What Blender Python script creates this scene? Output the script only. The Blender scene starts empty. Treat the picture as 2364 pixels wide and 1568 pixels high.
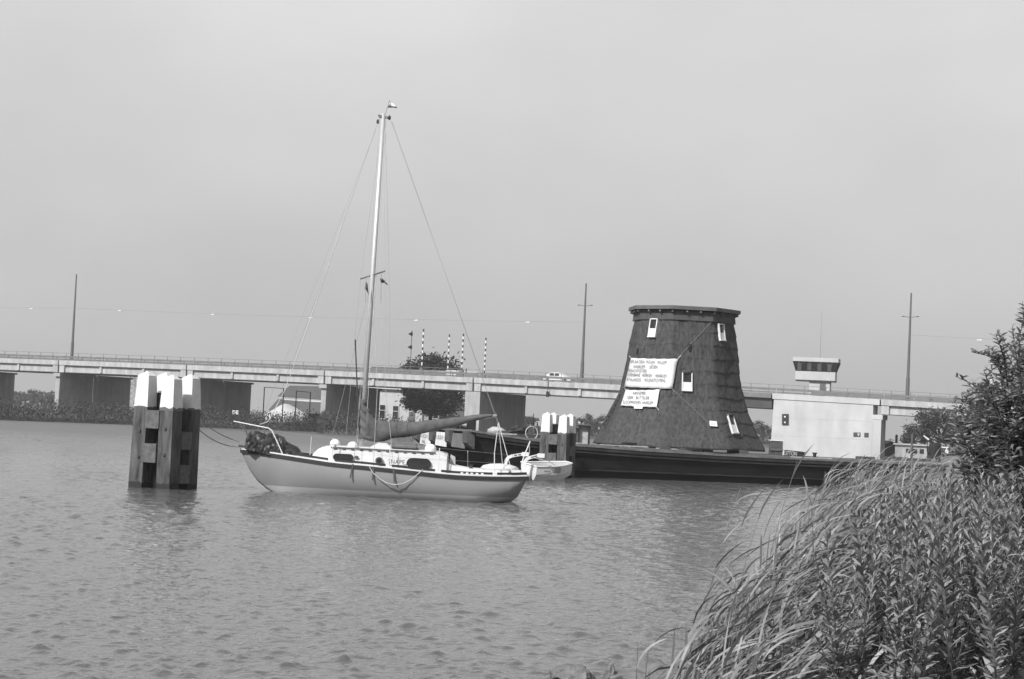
import bpy, math, random
from mathutils import Vector, Matrix, noise
from math import sin, cos, pi, radians, atan, tan, sqrt
sc = bpy.context.scene
C = sc.collection

# ---------------------------------------------------------------- camera
# pixel coordinates used for measuring are those of a 2364 x 1568 view of the photograph
F, CX, CY = 4465.0, 1182.0, 784.0
ROLL, PITCH, CAMH = radians(2.7), atan(194.4 / 4465.0), 2.5
ROT = Matrix.Rotation(pi / 2 + PITCH, 3, 'X') @ Matrix.Rotation(ROLL, 3, 'Z')
cam_d = bpy.data.cameras.new('camera'); cam = bpy.data.objects.new('camera', cam_d); C.objects.link(cam)
cam.location = (0, 0, CAMH); cam.rotation_euler = ROT.to_euler()
cam_d.sensor_width = 36; cam_d.lens = 36 * F / 2364.0; cam_d.clip_start = 0.5; cam_d.clip_end = 20000
sc.camera = cam

# ---------------------------------------------------------------- world and sun
SUN_AZ, SUN_EL = -37.0, 40.0        # degrees left of the direction from the scene to the camera, elevation
sdir = Vector((sin(radians(SUN_AZ)) * cos(radians(SUN_EL)), -cos(radians(SUN_AZ)) * cos(radians(SUN_EL)), sin(radians(SUN_EL))))
w = bpy.data.worlds.new('World'); sc.world = w; w.use_nodes = True
nt = w.node_tree; nt.nodes.clear()
N = nt.nodes.new; L = nt.links.new
sky = N('ShaderNodeTexSky'); sky.sky_type = 'NISHITA'; sky.sun_disc = False
sky.sun_elevation = radians(SUN_EL); sky.sun_rotation = math.atan2(sdir.x, sdir.y)
sky.air_density = 1.0; sky.dust_density = 3.5; sky.ozone_density = 1.0
bw = N('ShaderNodeRGBToBW'); L(sky.outputs[0], bw.inputs[0])
# thin high overcast: soft noise, paler overhead than near the horizon
tc = N('ShaderNodeTexCoord'); mp = N('ShaderNodeMapping'); mp.inputs['Scale'].default_value = (1.3, 1.3, 2.4)
mp.inputs['Rotation'].default_value = (0, radians(14), 0)
L(tc.outputs['Generated'], mp.inputs[0])
nz = N('ShaderNodeTexNoise'); nz.inputs['Scale'].default_value = 2.7; nz.inputs['Detail'].default_value = 4; nz.inputs['Roughness'].default_value = .5
L(mp.outputs[0], nz.inputs[0])
sep = N('ShaderNodeSeparateXYZ'); L(tc.outputs['Generated'], sep.inputs[0])
rz = N('ShaderNodeMapRange'); rz.inputs[1].default_value = -0.02; rz.inputs[2].default_value = 0.26
rz.inputs[3].default_value = 4.35; rz.inputs[4].default_value = 5.9; rz.interpolation_type = 'SMOOTHSTEP'
L(sep.outputs[2], rz.inputs[0])
rn = N('ShaderNodeMapRange'); rn.inputs[1].default_value = .25; rn.inputs[2].default_value = .75; rn.inputs[3].default_value = .87; rn.inputs[4].default_value = 1.13
L(nz.outputs[0], rn.inputs[0])
mu = N('ShaderNodeMath'); mu.operation = 'MULTIPLY'; L(rz.outputs[0], mu.inputs[0]); L(rn.outputs[0], mu.inputs[1])
mx = N('ShaderNodeMix'); mx.data_type = 'FLOAT'; 
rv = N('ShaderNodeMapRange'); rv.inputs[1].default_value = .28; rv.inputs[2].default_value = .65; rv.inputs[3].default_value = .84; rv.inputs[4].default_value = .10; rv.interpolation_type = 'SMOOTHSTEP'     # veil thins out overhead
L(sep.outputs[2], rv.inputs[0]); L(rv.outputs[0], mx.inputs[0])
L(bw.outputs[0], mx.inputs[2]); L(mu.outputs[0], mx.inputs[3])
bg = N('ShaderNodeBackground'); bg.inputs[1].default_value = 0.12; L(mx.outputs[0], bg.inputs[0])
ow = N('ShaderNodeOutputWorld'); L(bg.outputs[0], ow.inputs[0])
sl = bpy.data.lights.new('sun', 'SUN'); sl.energy = 4.4; sl.angle = radians(1.2); sl.color = (1, 1, 1)
so = bpy.data.objects.new('sun', sl); C.objects.link(so); so.rotation_euler = sdir.to_track_quat('Z', 'Y').to_euler(); so.location = (-60, -40, 80)
sc.view_settings.view_transform = 'Standard'; sc.view_settings.look = 'None'
sc.view_settings.exposure = 0.12; sc.view_settings.gamma = 1.0; sc.view_settings.use_curve_mapping = False
sc.render.engine = 'CYCLES'
sc.cycles.max_bounces = 6; sc.cycles.volume_bounces = 0; sc.cycles.transparent_max_bounces = 6
sc.cycles.caustics_reflective = False; sc.cycles.caustics_refractive = False

# ---------------------------------------------------------------- helpers
def ray(x, y): return ROT @ Vector(((x - CX) / F, -(y - CY) / F, -1.0))
def P(x, y, D):
    d = ray(x, y); return Vector((0, 0, CAMH)) + d * (D / d.y)
def G(x, y, z=0.0):
    d = ray(x, y); return Vector((0, 0, CAMH)) + d * ((z - CAMH) / d.z)
def PX(p):                                   # world point -> pixel
    v = ROT.transposed() @ (Vector(p) - Vector((0, 0, CAMH)))
    return CX + F * v.x / -v.z, CY - F * v.y / -v.z
def rnd(seed): return random.Random(seed)
def lerp(a, b, t): return a + (b - a) * t
def interp(tab, x):
    if x <= tab[0][0]: return tab[0][1]
    for (x0, y0), (x1, y1) in zip(tab, tab[1:]):
        if x <= x1: return y0 + (y1 - y0) * (x - x0) / (x1 - x0)
    return tab[-1][1]

class MB:
    def __init__(s): s.v = []; s.f = []
    def add(s, vs, fs):
        o = len(s.v); s.v += [Vector(a) for a in vs]; s.f += [tuple(i + o for i in f) for f in fs]; return s
    def hexa(s, p): return s.add(p, [(3, 2, 1, 0), (4, 5, 6, 7), (0, 1, 5, 4), (1, 2, 6, 5), (2, 3, 7, 6), (3, 0, 4, 7)])
    def box(s, c, sx, sy, sz, rz=0.0, ax=None):
        c = Vector(c)
        if ax is None: ax = (Vector((cos(rz), sin(rz), 0)), Vector((-sin(rz), cos(rz), 0)), Vector((0, 0, 1)))
        a, b, d = ax[0] * (sx / 2), ax[1] * (sy / 2), ax[2] * (sz / 2)
        return s.hexa([c - a - b - d, c + a - b - d, c + a + b - d, c - a + b - d, c - a - b + d, c + a - b + d, c + a + b + d, c - a + b + d])
    def beam(s, a, b, w, h, up=(0, 0, 1)):
        a, b = Vector(a), Vector(b); t = (b - a); ln = t.length; t.normalize()
        u = Vector(up); sd = t.cross(u)
        if sd.length < 1e-4: sd = t.cross(Vector((1, 0, 0)))
        sd.normalize(); u = sd.cross(t)
        return s.box((a + b) / 2, ln, w, h, ax=(t, sd, u))
    def prism(s, poly, vec):
        n = len(poly); vec = Vector(vec); p = [Vector(a) for a in poly]
        return s.add(p + [a + vec for a in p], [tuple(range(n))[::-1], tuple(range(n, 2 * n))] + [(i, (i + 1) % n, n + (i + 1) % n, n + i) for i in range(n)])
    def loft(s, rings, closed=True, cap=True, wrap=False):
        n = len(rings[0]); m = len(rings); vs = [p for r in rings for p in r]; fs = []
        for j in range(m if wrap else m - 1):
            k = (j + 1) % m
            for i in range(n if closed else n - 1):
                i2 = (i + 1) % n; fs.append((j * n + i, j * n + i2, k * n + i2, k * n + i))
        if cap and closed and not wrap: fs += [tuple(range(n))[::-1], tuple((m - 1) * n + i for i in range(n))]
        return s.add(vs, fs)
    def tube(s, path, r, n=6, cap=True, wrap=False):
        path = [Vector(p) for p in path]; rings = []; m = len(path); u = None
        for i, p in enumerate(path):
            if wrap: t = path[(i + 1) % m] - path[i - 1]
            else: t = path[min(i + 1, m - 1)] - path[max(i - 1, 0)]
            t.normalize()
            if u is None:
                u = t.cross(Vector((0, 0, 1)))
                if u.length < .05: u = t.cross(Vector((1, 0, 0)))
            else: u = u - t * u.dot(t)
            u.normalize(); q = t.cross(u); rr = r[i] if isinstance(r, (list, tuple)) else r
            rings.append([p + u * (cos(2 * pi * k / n) * rr) + q * (sin(2 * pi * k / n) * rr) for k in range(n)])
        return s.loft(rings, True, cap, wrap)
    def lathe(s, prof, c, n=12):
        c = Vector(c)
        return s.loft([[c + Vector((r * cos(2 * pi * k / n), r * sin(2 * pi * k / n), z)) for k in range(n)] for r, z in prof])
    def ell(s, c, rx, ry, rz, nu=14, nv=8, nf=None, rot=None):
        c = Vector(c); rings = []
        for j in range(nv + 1):
            th = pi * (j + .02) / (nv + .04) - pi / 2; ring = []
            for i in range(nu):
                d = Vector((cos(th) * cos(2 * pi * i / nu), cos(th) * sin(2 * pi * i / nu), sin(th)))
                k = 1 + (nf(d) if nf else 0)
                p = Vector((d.x * rx * k, d.y * ry * k, d.z * rz * k))
                if rot: p = rot @ p
                ring.append(c + p)
            rings.append(ring)
        return s.loft(rings)
    def quad(s, a, b, c, d): return s.add([a, b, c, d], [(0, 1, 2, 3)])
    def mesh(s, name, off=Vector((0, 0, 0)), smooth=False, mat=None):
        m = bpy.data.meshes.new(name); m.from_pydata([tuple(v - off) for v in s.v], [], s.f)
        if smooth: m.polygons.foreach_set('use_smooth', [True] * len(m.polygons))
        if mat: m.materials.append(mat)
        m.update(); return m
    def build(s, name, mat, parent=None, smooth=False, kind=None, label=None):
        off = woff(parent)
        o = bpy.data.objects.new(name, s.mesh(name, off, smooth, mat)); C.objects.link(o); o.parent = parent
        if kind: o['kind'] = kind
        if label: o['label'] = label
        return o

def woff(o):
    v = Vector((0, 0, 0))
    while o is not None: v = v + o.location; o = o.parent
    return v
def tag(o, label, cat, group=None):
    o['label'] = label; o['category'] = cat
    if group: o['group'] = group
    return o
def thing(name, label, cat, loc=(0, 0, 0), group=None):
    o = bpy.data.objects.new(name, None); C.objects.link(o); o.location = loc; o.empty_display_size = .3
    return tag(o, label, cat, group)
def solo(mb, name, mat, label, cat, group=None, smooth=False):
    xs = [v.x for v in mb.v]; ys = [v.y for v in mb.v]; zs = [v.z for v in mb.v]
    off = Vector(((min(xs) + max(xs)) / 2, (min(ys) + max(ys)) / 2, min(zs)))
    o = bpy.data.objects.new(name, mb.mesh(name, off, smooth, mat)); C.objects.link(o); o.location = off
    return tag(o, label, cat, group)
def struct(mb, name, mat, smooth=False, kind='structure'):
    o = mb.build(name, mat, None, smooth); o['kind'] = kind; return o
def dup(o, parent=None):
    c = o.copy(); C.objects.link(c); c.parent = parent
    for ch in o.children: dup(ch, c)
    return c

# ---------------------------------------------------------------- materials (the photograph is black and white: greys)
def mat(name, g, rough=.7, var=.25, scale=3.0, bump=0.0, bscale=None, stretch=(1, 1, 1), spec=.4, metal=0.0, detail=5, coord='Object', extra=None):
    m = bpy.data.materials.new(name); m.use_nodes = True; t = m.node_tree; b = t.nodes['Principled BSDF']
    b.inputs['Roughness'].default_value = rough; b.inputs['Metallic'].default_value = metal
    b.inputs['Specular IOR Level'].default_value = spec
    tcn = t.nodes.new('ShaderNodeTexCoord'); mpn = t.nodes.new('ShaderNodeMapping'); mpn.inputs['Scale'].default_value = stretch
    t.links.new(tcn.outputs[coord], mpn.inputs[0])
    n = t.nodes.new('ShaderNodeTexNoise'); n.inputs['Scale'].default_value = scale; n.inputs['Detail'].default_value = detail; n.inputs['Roughness'].default_value = .62
    t.links.new(mpn.outputs[0], n.inputs[0])
    r = t.nodes.new('ShaderNodeMapRange'); r.inputs[1].default_value = .3; r.inputs[2].default_value = .7
    r.inputs[3].default_value = g * (1 - var); r.inputs[4].default_value = min(.95, g * (1 + var)); t.links.new(n.outputs[0], r.inputs[0])
    out = r.outputs[0]
    if extra: out = extra(t, tcn, out)
    t.links.new(out, b.inputs['Base Color'])
    if bump:
        n2 = t.nodes.new('ShaderNodeTexNoise'); n2.inputs['Scale'].default_value = bscale or scale * 3; n2.inputs['Detail'].default_value = 4
        t.links.new(mpn.outputs[0], n2.inputs[0])
        bp = t.nodes.new('ShaderNodeBump'); bp.inputs['Strength'].default_value = bump; bp.inputs['Distance'].default_value = .03
        t.links.new(n2.outputs[0], bp.inputs['Height']); t.links.new(bp.outputs[0], b.inputs['Normal'])
    return m
def band_below(z, g, wob=.05, coordz=True, sc_=6.0):
    """paint or growth of another colour below height z (object space), with an uneven edge"""
    def ex(t, tcn, out):
        s = t.nodes.new('ShaderNodeSeparateXYZ'); t.links.new(tcn.outputs['Object'], s.inputs[0])
        n = t.nodes.new('ShaderNodeTexNoise'); n.inputs['Scale'].default_value = sc_; t.links.new(tcn.outputs['Object'], n.inputs[0])
        a = t.nodes.new('ShaderNodeMath'); a.operation = 'MULTIPLY_ADD'; a.inputs[1].default_value = wob * 4; t.links.new(n.outputs[0], a.inputs[0]); t.links.new(s.outputs[2], a.inputs[2])
        c = t.nodes.new('ShaderNodeMath'); c.operation = 'LESS_THAN'; c.inputs[1].default_value = z + wob * 2; t.links.new(a.outputs[0], c.inputs[0])
        x = t.nodes.new('ShaderNodeMix'); x.data_type = 'FLOAT'; t.links.new(c.outputs[0], x.inputs[0]); t.links.new(out, x.inputs[2]); x.inputs[3].default_value = g
        return x.outputs[0]
    return ex
def streaks(amt, scale=1.2):
    """rain streaks running down"""
    def ex(t, tcn, out):
        mpn = t.nodes.new('ShaderNodeMapping'); mpn.inputs['Scale'].default_value = (scale, scale, .12); t.links.new(tcn.outputs['Object'], mpn.inputs[0])
        n = t.nodes.new('ShaderNodeTexNoise'); n.inputs['Scale'].default_value = 2.0; n.inputs['Detail'].default_value = 6; t.links.new(mpn.outputs[0], n.inputs[0])
        r = t.nodes.new('ShaderNodeMapRange'); r.inputs[1].default_value = .35; r.inputs[2].default_value = .65; r.inputs[3].default_value = 1 - amt; r.inputs[4].default_value = 1.0
        t.links.new(n.outputs[0], r.inputs[0])
        x = t.nodes.new('ShaderNodeMath'); x.operation = 'MULTIPLY'; t.links.new(out, x.inputs[0]); t.links.new(r.outputs[0], x.inputs[1]); return x.outputs[0]
    return ex
def leafmat(name, g, var=.45, scale=2.5, trans=.25, rough=.45, spec=.5):
    def isl(t, tcn, out):
        gm = t.nodes.new('ShaderNodeNewGeometry'); rg_ = t.nodes.new('ShaderNodeMapRange'); rg_.inputs[3].default_value = .45; rg_.inputs[4].default_value = 1.5; t.links.new(gm.outputs['Random Per Island'], rg_.inputs[0])
        x = t.nodes.new('ShaderNodeMath'); x.operation = 'MULTIPLY'; t.links.new(out, x.inputs[0]); t.links.new(rg_.outputs[0], x.inputs[1]); return x.outputs[0]
    m = mat(name, g, rough, var, scale, spec=spec, extra=isl); t = m.node_tree; b = t.nodes['Principled BSDF']
    tr = t.nodes.new('ShaderNodeBsdfTranslucent'); tr.inputs[0].default_value = (g * 1.6, g * 1.6, g * 1.6, 1)
    ms = t.nodes.new('ShaderNodeMixShader'); ms.inputs[0].default_value = trans
    o = t.nodes['Material Output']; t.links.new(b.outputs[0], ms.inputs[1]); t.links.new(tr.outputs[0], ms.inputs[2]); t.links.new(ms.outputs[0], o.inputs[0])
    return m

M = {}
M['concrete'] = mat('concrete', .43, .85, .12, .6, extra=streaks(.26, .8))
M['concrete_pale'] = mat('concrete_pale', .47, .85, .08, .35, extra=streaks(.14, .35))
M['pier'] = mat('pier_concrete', .36, .9, .15, .5, extra=streaks(.22, .7))
M['asphalt'] = mat('asphalt', .06, .9, .2, 1)
M['rail'] = mat('galvanised_rail', .16, .6, .2, 1, metal=.2)
M['steel_dark'] = mat('dark_steel', .05, .6, .25, 1.0)
M['pole'] = mat('pole_steel', .10, .6, .15, 1)
M['white'] = mat('white_paint', .64, .45, .05, 2)
M['white_worn'] = mat('worn_white_paint', .66, .6, .10, 4, extra=streaks(.14, 4))
M['cap_paint'] = mat('post_cap_paint', .62, .6, .10, 4, extra=band_below(2.50, .10, .035, sc_=5))
M['black'] = mat('black_paint', .018, .5, .3, 3)
M['wood_post'] = mat('weathered_timber', .068, .85, .85, 2.0, bump=.6, bscale=10, stretch=(3, 3, .5), detail=9, extra=band_below(.17, .02, .07, sc_=7))
M['wood_block'] = mat('block_timber', .10, .85, .35, 6, bump=.4)
M['gap_shade'] = mat('gap_shade_black', .012, .9, .4, 4, spec=.1)  # near-black colour standing in for the shade between the dolphin posts
M['wood_dark'] = mat('dark_timber', .07, .85, .4, 2, stretch=(1, 1, 4))
M['wood_deck'] = mat('deck_planks', .13, .85, .4, 1.5, stretch=(1, 5, 5))
M['wood_pale'] = mat('pale_plank', .38, .85, .3, 2, stretch=(1, 5, 5))
M['thatch'] = mat('thatch', .062, .95, .5, 8.0, bump=.55, bscale=24, stretch=(1, 1, .3), spec=.08, detail=12)
M['board_dark'] = mat('dark_boarding', .06, .8, .25, 3)
M['board_grey'] = mat('grey_boarding', .10, .8, .25, 3)
M['cloth'] = mat('banner_cloth', .62, .8, .06, 2)
M['ink'] = mat('lettering_ink', .06, .8, .3, 9)
M['ink_faint'] = mat('faded_ink', .45, .8, .2, 9)
M['glass'] = mat('window_glass', .02, .08, .2, 1, spec=.6)
M['interior'] = mat('dark_interior', .015, .9, .2, 1)
M['hull'] = mat('hull_grey', .265, .38, .04, 1.2, spec=.5, extra=band_below(.19, .48, .001))
M['deck'] = mat('boat_deck', .45, .7, .06, 2)
M['gelcoat'] = mat('white_gelcoat', .60, .35, .04, 2)
M['teak'] = mat('dark_teak', .075, .6, .3, 4)
M['strake'] = mat('black_strake', .022, .6, .3, 4)
M['alu'] = mat('mast_aluminium', .52, .42, .06, 2, metal=.35)
M['wire'] = mat('stay_wire', .30, .5, .1, 2)
M['rope'] = mat('pale_rope', .50, .9, .15, 20)
M['rope_dark'] = mat('mooring_rope', .22, .9, .2, 20)
M['canvas'] = mat('sail_cover_canvas', .088, .8, .3, 4.5, bump=.25, bscale=9)
M['tarp'] = mat('black_tarpaulin', .022, .45, .3, 3, spec=.5)
M['buoy'] = mat('white_buoy', .72, .4, .04, 3)
M['barge'] = mat('barge_hull_steel', .013, .7, .6, .8, stretch=(.5, .5, 3), spec=.08)
M['barge_strake'] = mat('barge_strake', .028, .7, .5, .8, spec=.15)
M['plate_grey'] = mat('grey_plate', .13, .7, .2, 2)
M['skin'] = mat('skin', .45, .6, .05, 5)
M['hair'] = mat('dark_hair', .02, .6, .3, 20)
M['cloth_dark'] = mat('dark_clothing', .04, .9, .2, 8)
M['roof_tile'] = mat('roof_tiles', .085, .85, .25, 1.5, stretch=(1, 1, 5))
M['brick'] = mat('dark_brick', .12, .9, .25, 2)
M['plaster'] = mat('pale_plaster', .52, .9, .12, .8)
M['sand'] = mat('sand', .50, .95, .1, .5)
M['soil'] = mat('bank_soil', .035, .95, .4, 3, bump=.5)
M['meadow'] = mat('meadow', .07, .95, .35, .05)
M['rock'] = mat('wet_rock', .16, .7, .45, 3, bump=.6, extra=band_below(.05, .05, .04))
M['reed'] = leafmat('reed_leaf', .17, .35, 1.4, .12, .5)
M['reed_stem'] = mat('reed_stem', .16, .7, .3, 4)
M['herb'] = leafmat('herb_leaf', .21, .4, 1.1, .10, .42)
M['herb_stem'] = mat('herb_stem', .09, .8, .3, 4)
M['shrub'] = leafmat('shrub_leaf', .19, .4, 2.2, .25, .36, .6)
M['bark'] = mat('bark', .06, .9, .3, 6)
M['far_reed'] = leafmat('far_reed', .055, .45, .35, .2, .7, .2)
M['tree_dark'] = leafmat('dark_tree_leaf', .036, .4, .5, .15, .6, .2)
M['tree_mid'] = leafmat('mid_tree_leaf', .075, .35, .4, .18, .7, .2)
M['flower'] = mat('white_flower', .42, .8, .1, 8)

# ================================================================ the setting
def water():
    import numpy as np
    m = bpy.data.materials.new('canal_water'); m.use_nodes = True; t = m.node_tree; b = t.nodes['Principled BSDF']
    b.inputs['Base Color'].default_value = (.095, .095, .095, 1); b.inputs['Roughness'].default_value = .03; b.inputs['IOR'].default_value = 1.333
    tcn = t.nodes.new('ShaderNodeTexCoord')
    n = t.nodes.new('ShaderNodeTexNoise'); n.inputs['Scale'].default_value = 7.0; n.inputs['Detail'].default_value = 3; n.inputs['Distortion'].default_value = .6
    t.links.new(tcn.outputs['Object'], n.inputs[0])
    bp = t.nodes.new('ShaderNodeBump'); bp.inputs['Strength'].default_value = 1.0; bp.inputs['Distance'].default_value = .024
    t.links.new(n.outputs[0], bp.inputs['Height']); t.links.new(bp.outputs[0], b.inputs['Normal'])
    n2 = t.nodes.new('ShaderNodeTexNoise'); n2.inputs['Scale'].default_value = 1.3; n2.inputs['Detail'].default_value = 4; t.links.new(tcn.outputs['Object'], n2.inputs[0])
    sp = t.nodes.new('ShaderNodeSeparateXYZ'); t.links.new(tcn.outputs['Object'], sp.inputs[0])
    mr = t.nodes.new('ShaderNodeMapRange'); mr.inputs[1].default_value = 60; mr.inputs[2].default_value = 150; mr.inputs[3].default_value = 0; mr.inputs[4].default_value = 9; t.links.new(sp.outputs[1], mr.inputs[0])
    mm = t.nodes.new('ShaderNodeMath'); mm.operation = 'MULTIPLY_ADD'; t.links.new(n2.outputs[0], mm.inputs[0]); t.links.new(mr.outputs[0], mm.inputs[1]); t.links.new(n.outputs[0], mm.inputs[2]); t.links.new(mm.outputs[0], bp.inputs['Height'])
    mr2 = t.nodes.new('ShaderNodeMapRange'); mr2.inputs[1].default_value = 80; mr2.inputs[2].default_value = 170; mr2.inputs[3].default_value = .03; mr2.inputs[4].default_value = .34; t.links.new(sp.outputs[1], mr2.inputs[0]); t.links.new(mr2.outputs[0], b.inputs['Roughness'])     # far off, ripples too small to see
    # ripples as geometry over the stretch of water in front of the camera
    rows = [12.0]
    while rows[-1] < 150: rows.append(rows[-1] + .036 + .0010 * (rows[-1] - 12))
    rows = np.array(rows); nc = 460; k = np.linspace(-.40, .40, nc)
    Y = np.repeat(rows[:, None], nc, 1); X = Y * k[None, :]; Zh = np.zeros_like(X); rg = np.random.RandomState(4)
    for lam in np.geomspace(.14, 1.1, 90):
        th = rg.normal(.35, .75); kk = 2 * pi / lam; amp = .0016 * (lam / .4) ** (1.0 if lam < .4 else .1); ph = rg.uniform(0, 6.28)
        step = .036 + .0010 * (Y - 12); fade = np.clip((lam / step - 2.2) / 2.0, 0, 1)
        Zh += fade * amp * np.sin(kk * (cos(th) * X + sin(th) * Y) + ph + .8 * np.sin(X * .37 + ph) + .8 * np.sin(Y * .29 + 2 * ph))
    Zh += .5 * Zh * np.sin(X * .21 + 1.3) * np.sin(Y * .11 + .4); sg = Zh.std(); Zh += .15 * (Zh ** 2 / sg - sg)      # gusts and sharper crests
    win = np.clip((.40 - np.abs(k))[None, :] / .02, 0, 1) * np.clip((Y - 12) / 2, 0, 1) * np.clip((150 - Y) / 15, 0, 1); Zh *= win
    nr = len(rows); vs = np.stack([X, Y, Zh], -1).reshape(-1, 3)
    i, j = np.meshgrid(np.arange(nr - 1), np.arange(nc - 1), indexing='ij'); a = (i * nc + j).ravel(); fs = np.stack([a, a + 1, a + nc + 1, a + nc], -1)
    y0, y1 = float(rows[0]), float(rows[-1]); n0 = len(vs)
    ext = [(-2500, -60, 0), (2500, -60, 0), (2500, y0, 0), (-2500, y0, 0), (-2500, y0, 0), (-.4 * y0, y0, 0), (-.4 * y1, y1, 0), (-2500, y1, 0),
           (.4 * y0, y0, 0), (2500, y0, 0), (2500, y1, 0), (.4 * y1, y1, 0), (-2500, y1, 0), (2500, y1, 0), (2500, 3200, 0), (-2500, 3200, 0)]
    vs = np.concatenate([vs, np.array(ext, float)]); fs = np.concatenate([fs, np.arange(16).reshape(4, 4) + n0])
    me = bpy.data.meshes.new('water'); me.vertices.add(len(vs)); me.vertices.foreach_set('co', vs.ravel().astype(np.float32))
    me.loops.add(len(fs) * 4); me.loops.foreach_set('vertex_index', fs.ravel().astype(np.int32)); me.polygons.add(len(fs))
    me.polygons.foreach_set('loop_start', np.arange(0, len(fs) * 4, 4, dtype=np.int32)); me.polygons.foreach_set('loop_total', np.full(len(fs), 4, dtype=np.int32))
    me.polygons.foreach_set('use_smooth', np.ones(len(fs), dtype=bool)); me.materials.append(m); me.update(calc_edges=True)
    o = bpy.data.objects.new('water', me); C.objects.link(o); o['kind'] = 'structure'
water()

# far bank on the left, running under the bridge, and the far shore
edge = [(-1500, 190), (-300, 225), (0, 237), (310, 256), (700, 279), (745, 283), (757, 258), (830, 252), (1000, 258), (1095, 262)]
def ex(x, D): return Vector(((x - CX) / F * D, D, 0))
EDGE = [ex(x, D) for x, D in edge]
def bank_left():
    mb = MB(); fr = [p + Vector((0, 0, -.5)) for p in EDGE]; a = [p + Vector((0, 1.5, .5)) for p in EDGE]
    b = [p + Vector((0, 25, .9)) for p in EDGE]; c = [Vector((p.x * 4 - 60, 2600, 1.2)) for p in EDGE]
    mb.loft([fr, a, b, c], closed=False, cap=False)
    q = EDGE[-1]
    mb.loft([[q + Vector((0, 0, -.5)), q + Vector((2, 140, -.5)), Vector((-10, 2600, -.5))], [q + Vector((0, 1.5, .5)), q + Vector((1, 140, .6)), Vector((-12, 2600, 1.2))]], closed=False, cap=False)
    struct(mb, 'far_bank', M['meadow'])
    mb = MB(); mb.loft([[Vector((-30, 418, -.5)), Vector((60, 412, -.5)), Vector((1500, 380, -.5))], [Vector((-30, 421, .7)), Vector((60, 415, .7)), Vector((1500, 384, .7))],
                        [Vector((-300, 3100, 1.5)), Vector((200, 3100, 1.5)), Vector((2400, 3100, 1.5))]], closed=False, cap=False)
    struct(mb, 'far_shore', M['meadow'])
bank_left()

SHORE = [(-8, -1.2), (0, -.45), (6, .25), (9, .68), (10.4, 1.05), (12, 1.5), (14, 2.05), (22, 3.45), (30, 5.3), (40, 9.2), (60, 20), (90, 45)]
def shoreX(D): return interp(SHORE, D)
def bank_z(X, D):
    d = X - shoreX(D)
    return interp([(-3, -.9), (-.6, -.12), (0, .06), (.45, .45), (1.0, .80), (2.5, 1.12), (6, 1.2), (40, 1.2)], d)
def near_bank():
    mb = MB(); rows = []
    for D in [-8, -4, 0, 2, 4, 5, 6, 7, 8, 9, 10, 11, 12, 13, 15, 17, 19, 22, 26, 30, 35, 40, 50, 60, 75, 90]:
        row = []
        for k in (-3, -1.5, -.6, 0, .4, 1.0, 1.7, 2.5, 4, 6, 12, 40):
            X = shoreX(D) + k
            row.append(Vector((X, D, bank_z(X, D) + .06 * noise.noise(Vector((X * 1.3, D * 1.3, 0))))))
        rows.append(row)
    mb.loft(rows, closed=False, cap=False); struct(mb, 'near_bank', M['soil'], True)
near_bank()
# ================================================================ road bridge
BA = P(134, 850, 298.0); BA.z = 0
BD = Vector((.897, -.443, 0)); BN = Vector((.443, .897, 0)); BL = 24.0
BANG = math.atan2(-.443, .897)
def ztop(t): return 9.0 - .045 * t * abs(t)
def B(t, w_, z): 
    p = BA + BD * (t * BL) + BN * w_; return Vector((p.x, p.y, z))
def t_for_x(x, w_):
    a, b = -3.0, 9.0
    for _ in range(50):
        m = (a + b) / 2
        if PX(B(m, w_, 9))[0] < x: a = m
        else: b = m
    return (a + b) / 2
BW = 18.0
bridge = thing('road_bridge', 'long pale concrete road bridge crossing the whole picture behind the mill', 'bridge', B(2, BW / 2, 0))
def span_box(mb, t0, t1, w0, w1, dz0, dz1, n=4):
    """slab following the deck profile; dz relative to ztop"""
    rings = []
    for i in range(n + 1):
        t = lerp(t0, t1, i / n); z = ztop(t)
        rings.append([B(t, w0, z + dz0), B(t, w1, z + dz0), B(t, w1, z + dz1), B(t, w0, z + dz1)])
    mb.loft(rings)
TP0, TP1 = 4.79, 5.38
spans = [(-2, -1), (-1, 0), (0, 1), (1, 2), (2, 3), (3, 4), (4, 4.25), (TP0, TP1), (TP1, 6.4), (6.4, 7.4), (7.4, 8.4)]
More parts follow.
